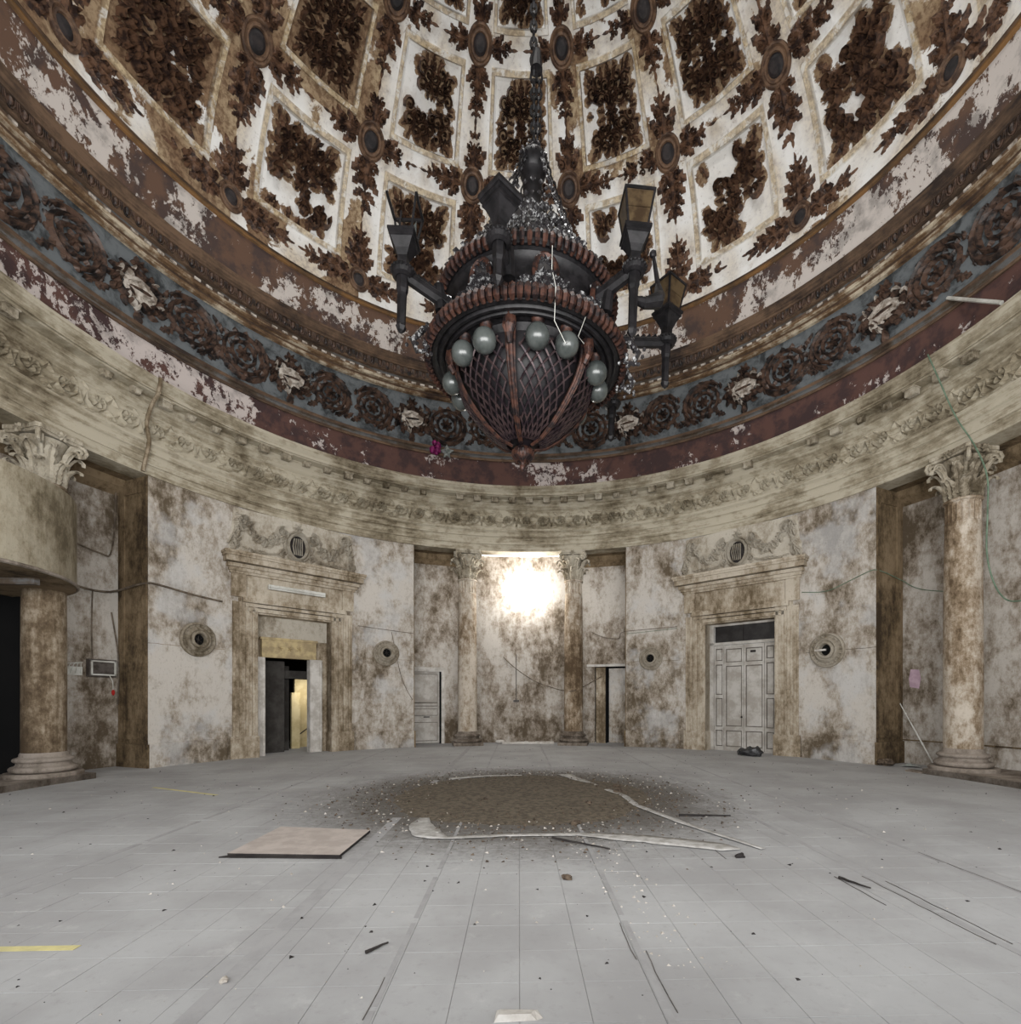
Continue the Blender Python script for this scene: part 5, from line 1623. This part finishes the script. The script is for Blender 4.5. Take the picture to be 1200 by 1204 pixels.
# arms and lanterns
def lantern(parent, state):
    """local frame: origin at the collar; state: 'glass', 'frame', 'none'"""
    def sq(z, w):
      z, w = .05 + (z - .05) * .78, w * .72
      return [(w * math.cos(PI / 4 + k * PI / 2) * 1.414, w * math.sin(PI / 4 + k * PI / 2) * 1.414, z) for k in range(4)]
    def frus(m, levels):
        vs = []
        for (z, w) in levels: vs += sq(z, w)
        fs = [(3, 2, 1, 0)]
        for i in range(len(levels) - 1):
            for k in range(4): fs.append((i * 4 + k, i * 4 + (k + 1) % 4, (i + 1) * 4 + (k + 1) % 4, (i + 1) * 4 + k))
        L = (len(levels) - 1) * 4; fs.append((L, L + 1, L + 2, L + 3))
        m.add(vs, fs)
    m = MB(); frus(m, [(.05, .085), (.22, .09), (.32, .13), (.46, .20), (.47, .225), (.53, .225), (.54, .25), (.58, .25)])
    lan = m.build('lantern', M_iron, parent)
    if state == 'none':
        m = MB(); frus(m, [(.58, .26), (.61, .28), (.66, .28), (.67, .15)]); m.build('lantern_tray', M_iron, lan)
        return lan
    zb, wb, zt, wt = .58, .18, 1.12, .27
    m = MB()
    B, T_ = sq(zb, wb), sq(zt, wt)
    for k in range(4):
        if state == 'frame' and k == 2: continue
        m.bar(B[k], T_[k], .018)
        m.bar(T_[k], T_[(k + 1) % 4], .022); m.bar(B[k], B[(k + 1) % 4], .018)
    if state == 'frame':
        m.bar(T_[2], T_[1], .02); m.bar(B[1], (T_[1][0] * .5, T_[1][1] * .8, zt - .15), .015)
    m.build('lantern_cage', M_iron, lan)
    if state == 'glass':
        for k in range(4):
            a, b, c, d = [Vector(p) for p in (B[k], B[(k + 1) % 4], T_[(k + 1) % 4], T_[k])]
            nrm = (b - a).cross(d - a).normalized() * .004
            for f0, f1 in ((.02, .49), (.51, .98)):
                m = MB(); p0, p1, p2, p3 = a.lerp(d, f0), b.lerp(c, f0), b.lerp(c, f1), a.lerp(d, f1)
                m.add([p0 + nrm, p1 + nrm, p2 + nrm, p3 + nrm, p0 - nrm, p1 - nrm, p2 - nrm, p3 - nrm], [(0, 1, 2, 3), (7, 6, 5, 4)])
                m.build('pane', M_pane, lan)
        m = MB(); frus(m, [(1.12, .29), (1.15, .29), (1.30, .14), (1.34, .05)]); m.build('lantern_roof', M_iron, lan)
    else:
        m = MB(); m.add([B[0], B[1], (B[0][0] * .9, B[0][1] * 1.2, zb + .25)], [(0, 1, 2)]); m.build('glass_shard', M_globe, lan)
    return lan
def arm(phi, R, z, state, rot=0.0, drop_=.75, lean=0.0):
    a = G(phi, 1.12, z - .15); c = G(phi, R, z)
    root = empty('lantern_arm', c, 0, CH); root.rotation_euler = (0, lean, math.radians(phi + rot))
    inv = Matrix.Rotation(-math.radians(phi + rot), 4, 'Z')
    def L(v): return inv @ (v - c)
    m = MB()
    pts = [L(a), L(G(phi, (1.12 + R) / 2, z - .10)), L(c) + Vector((0, 0, -.03))]
    m.tube(pts, [.10, .085, .08], 8)
    for i in range(12):
        p = L(a).lerp(L(c), i / 12); m.tube([p + Vector((-.09, 0, .0)), p + Vector((0, 0, .1)), p + Vector((.09, 0, 0))], .02, 4)
    m.build('bracket', M_iron, root)
    m = MB(); m.lathe([(.09, -.09), (.14, -.07), (.155, -.02), (.15, .03), (.11, .06), (.09, .07)], 18)
    for k in range(18): m.ball((.15 * math.cos(k * PI / 9), .15 * math.sin(k * PI / 9), .0), .025, 5, 4)
    m.build('collar', M_iron, root)
    m = MB(); m.lathe([(.085, .0), (.08, -.25), (.065, -.3), (.06, -drop_ + .08), (.075, -drop_ + .05), (.05, -drop_), (0.0, -drop_ - .04)], 6)
    m.build('stem', M_iron, root)
    lantern(root, state)
    return root
arm(-57, 2.02, 7.22, 'frame', rot=55, drop_=.8)
arm(-12, 1.78, 7.18, 'none', rot=55, drop_=.55)
arm(49, 1.88, 7.36, 'glass', rot=-47, drop_=.9)
arm(95, 2.28, 7.45, 'glass', rot=-60, drop_=.75)
arm(136, 2.4, 7.28, 'none', rot=0, drop_=.7)
# stem pedestals under the near arms, scroll hooks
for (phi, R, z0, z1) in ((-10, 1.5, 6.95, 7.3), (49, 1.5, 6.95, 7.3), (-57, 1.5, 6.95, 7.3)):
    m = MB(); m.tube([G(phi, 1.45, z0), G(phi, R, z1)], [.09, .07], 8)
    m.spiral; m.build('arm_support', M_iron, CH)
m = MB()
pts = [G(62 - 3, 2.0, 7.75), G(62, 2.05, 7.4), G(60, 2.1, 7.15), G(56, 2.12, 6.98), G(52, 2.0, 6.9), G(50, 1.85, 6.98)]
m.tube(pts, [.022, .035, .08, .10, .07, .04], 8); m.ball(pts[0], .05, 8, 6)
m.build('scroll_hook', M_iron, CH)
for phi in (-72, -30, 72, 95):
    m = MB(); pts = [G(phi, 1.35, 6.95), G(phi, 1.6, 6.9), G(phi, 1.75, 6.7), G(phi, 1.68, 6.55), G(phi, 1.55, 6.6), G(phi, 1.58, 6.72)]
    if phi in (-30,): continue
    m.tube(pts, [.06, .05, .045, .04, .03, .025], 6)
    rs = random.Random(int(phi))
    for k in range(26):
        p = pts[rs.randrange(5)]; m.ball(p + Vector((rs.uniform(-.09, .09), rs.uniform(-.09, .09), rs.uniform(-.1, .1))), .03, 5, 4)
    m.build('scroll_bracket', M_cryst, CH)
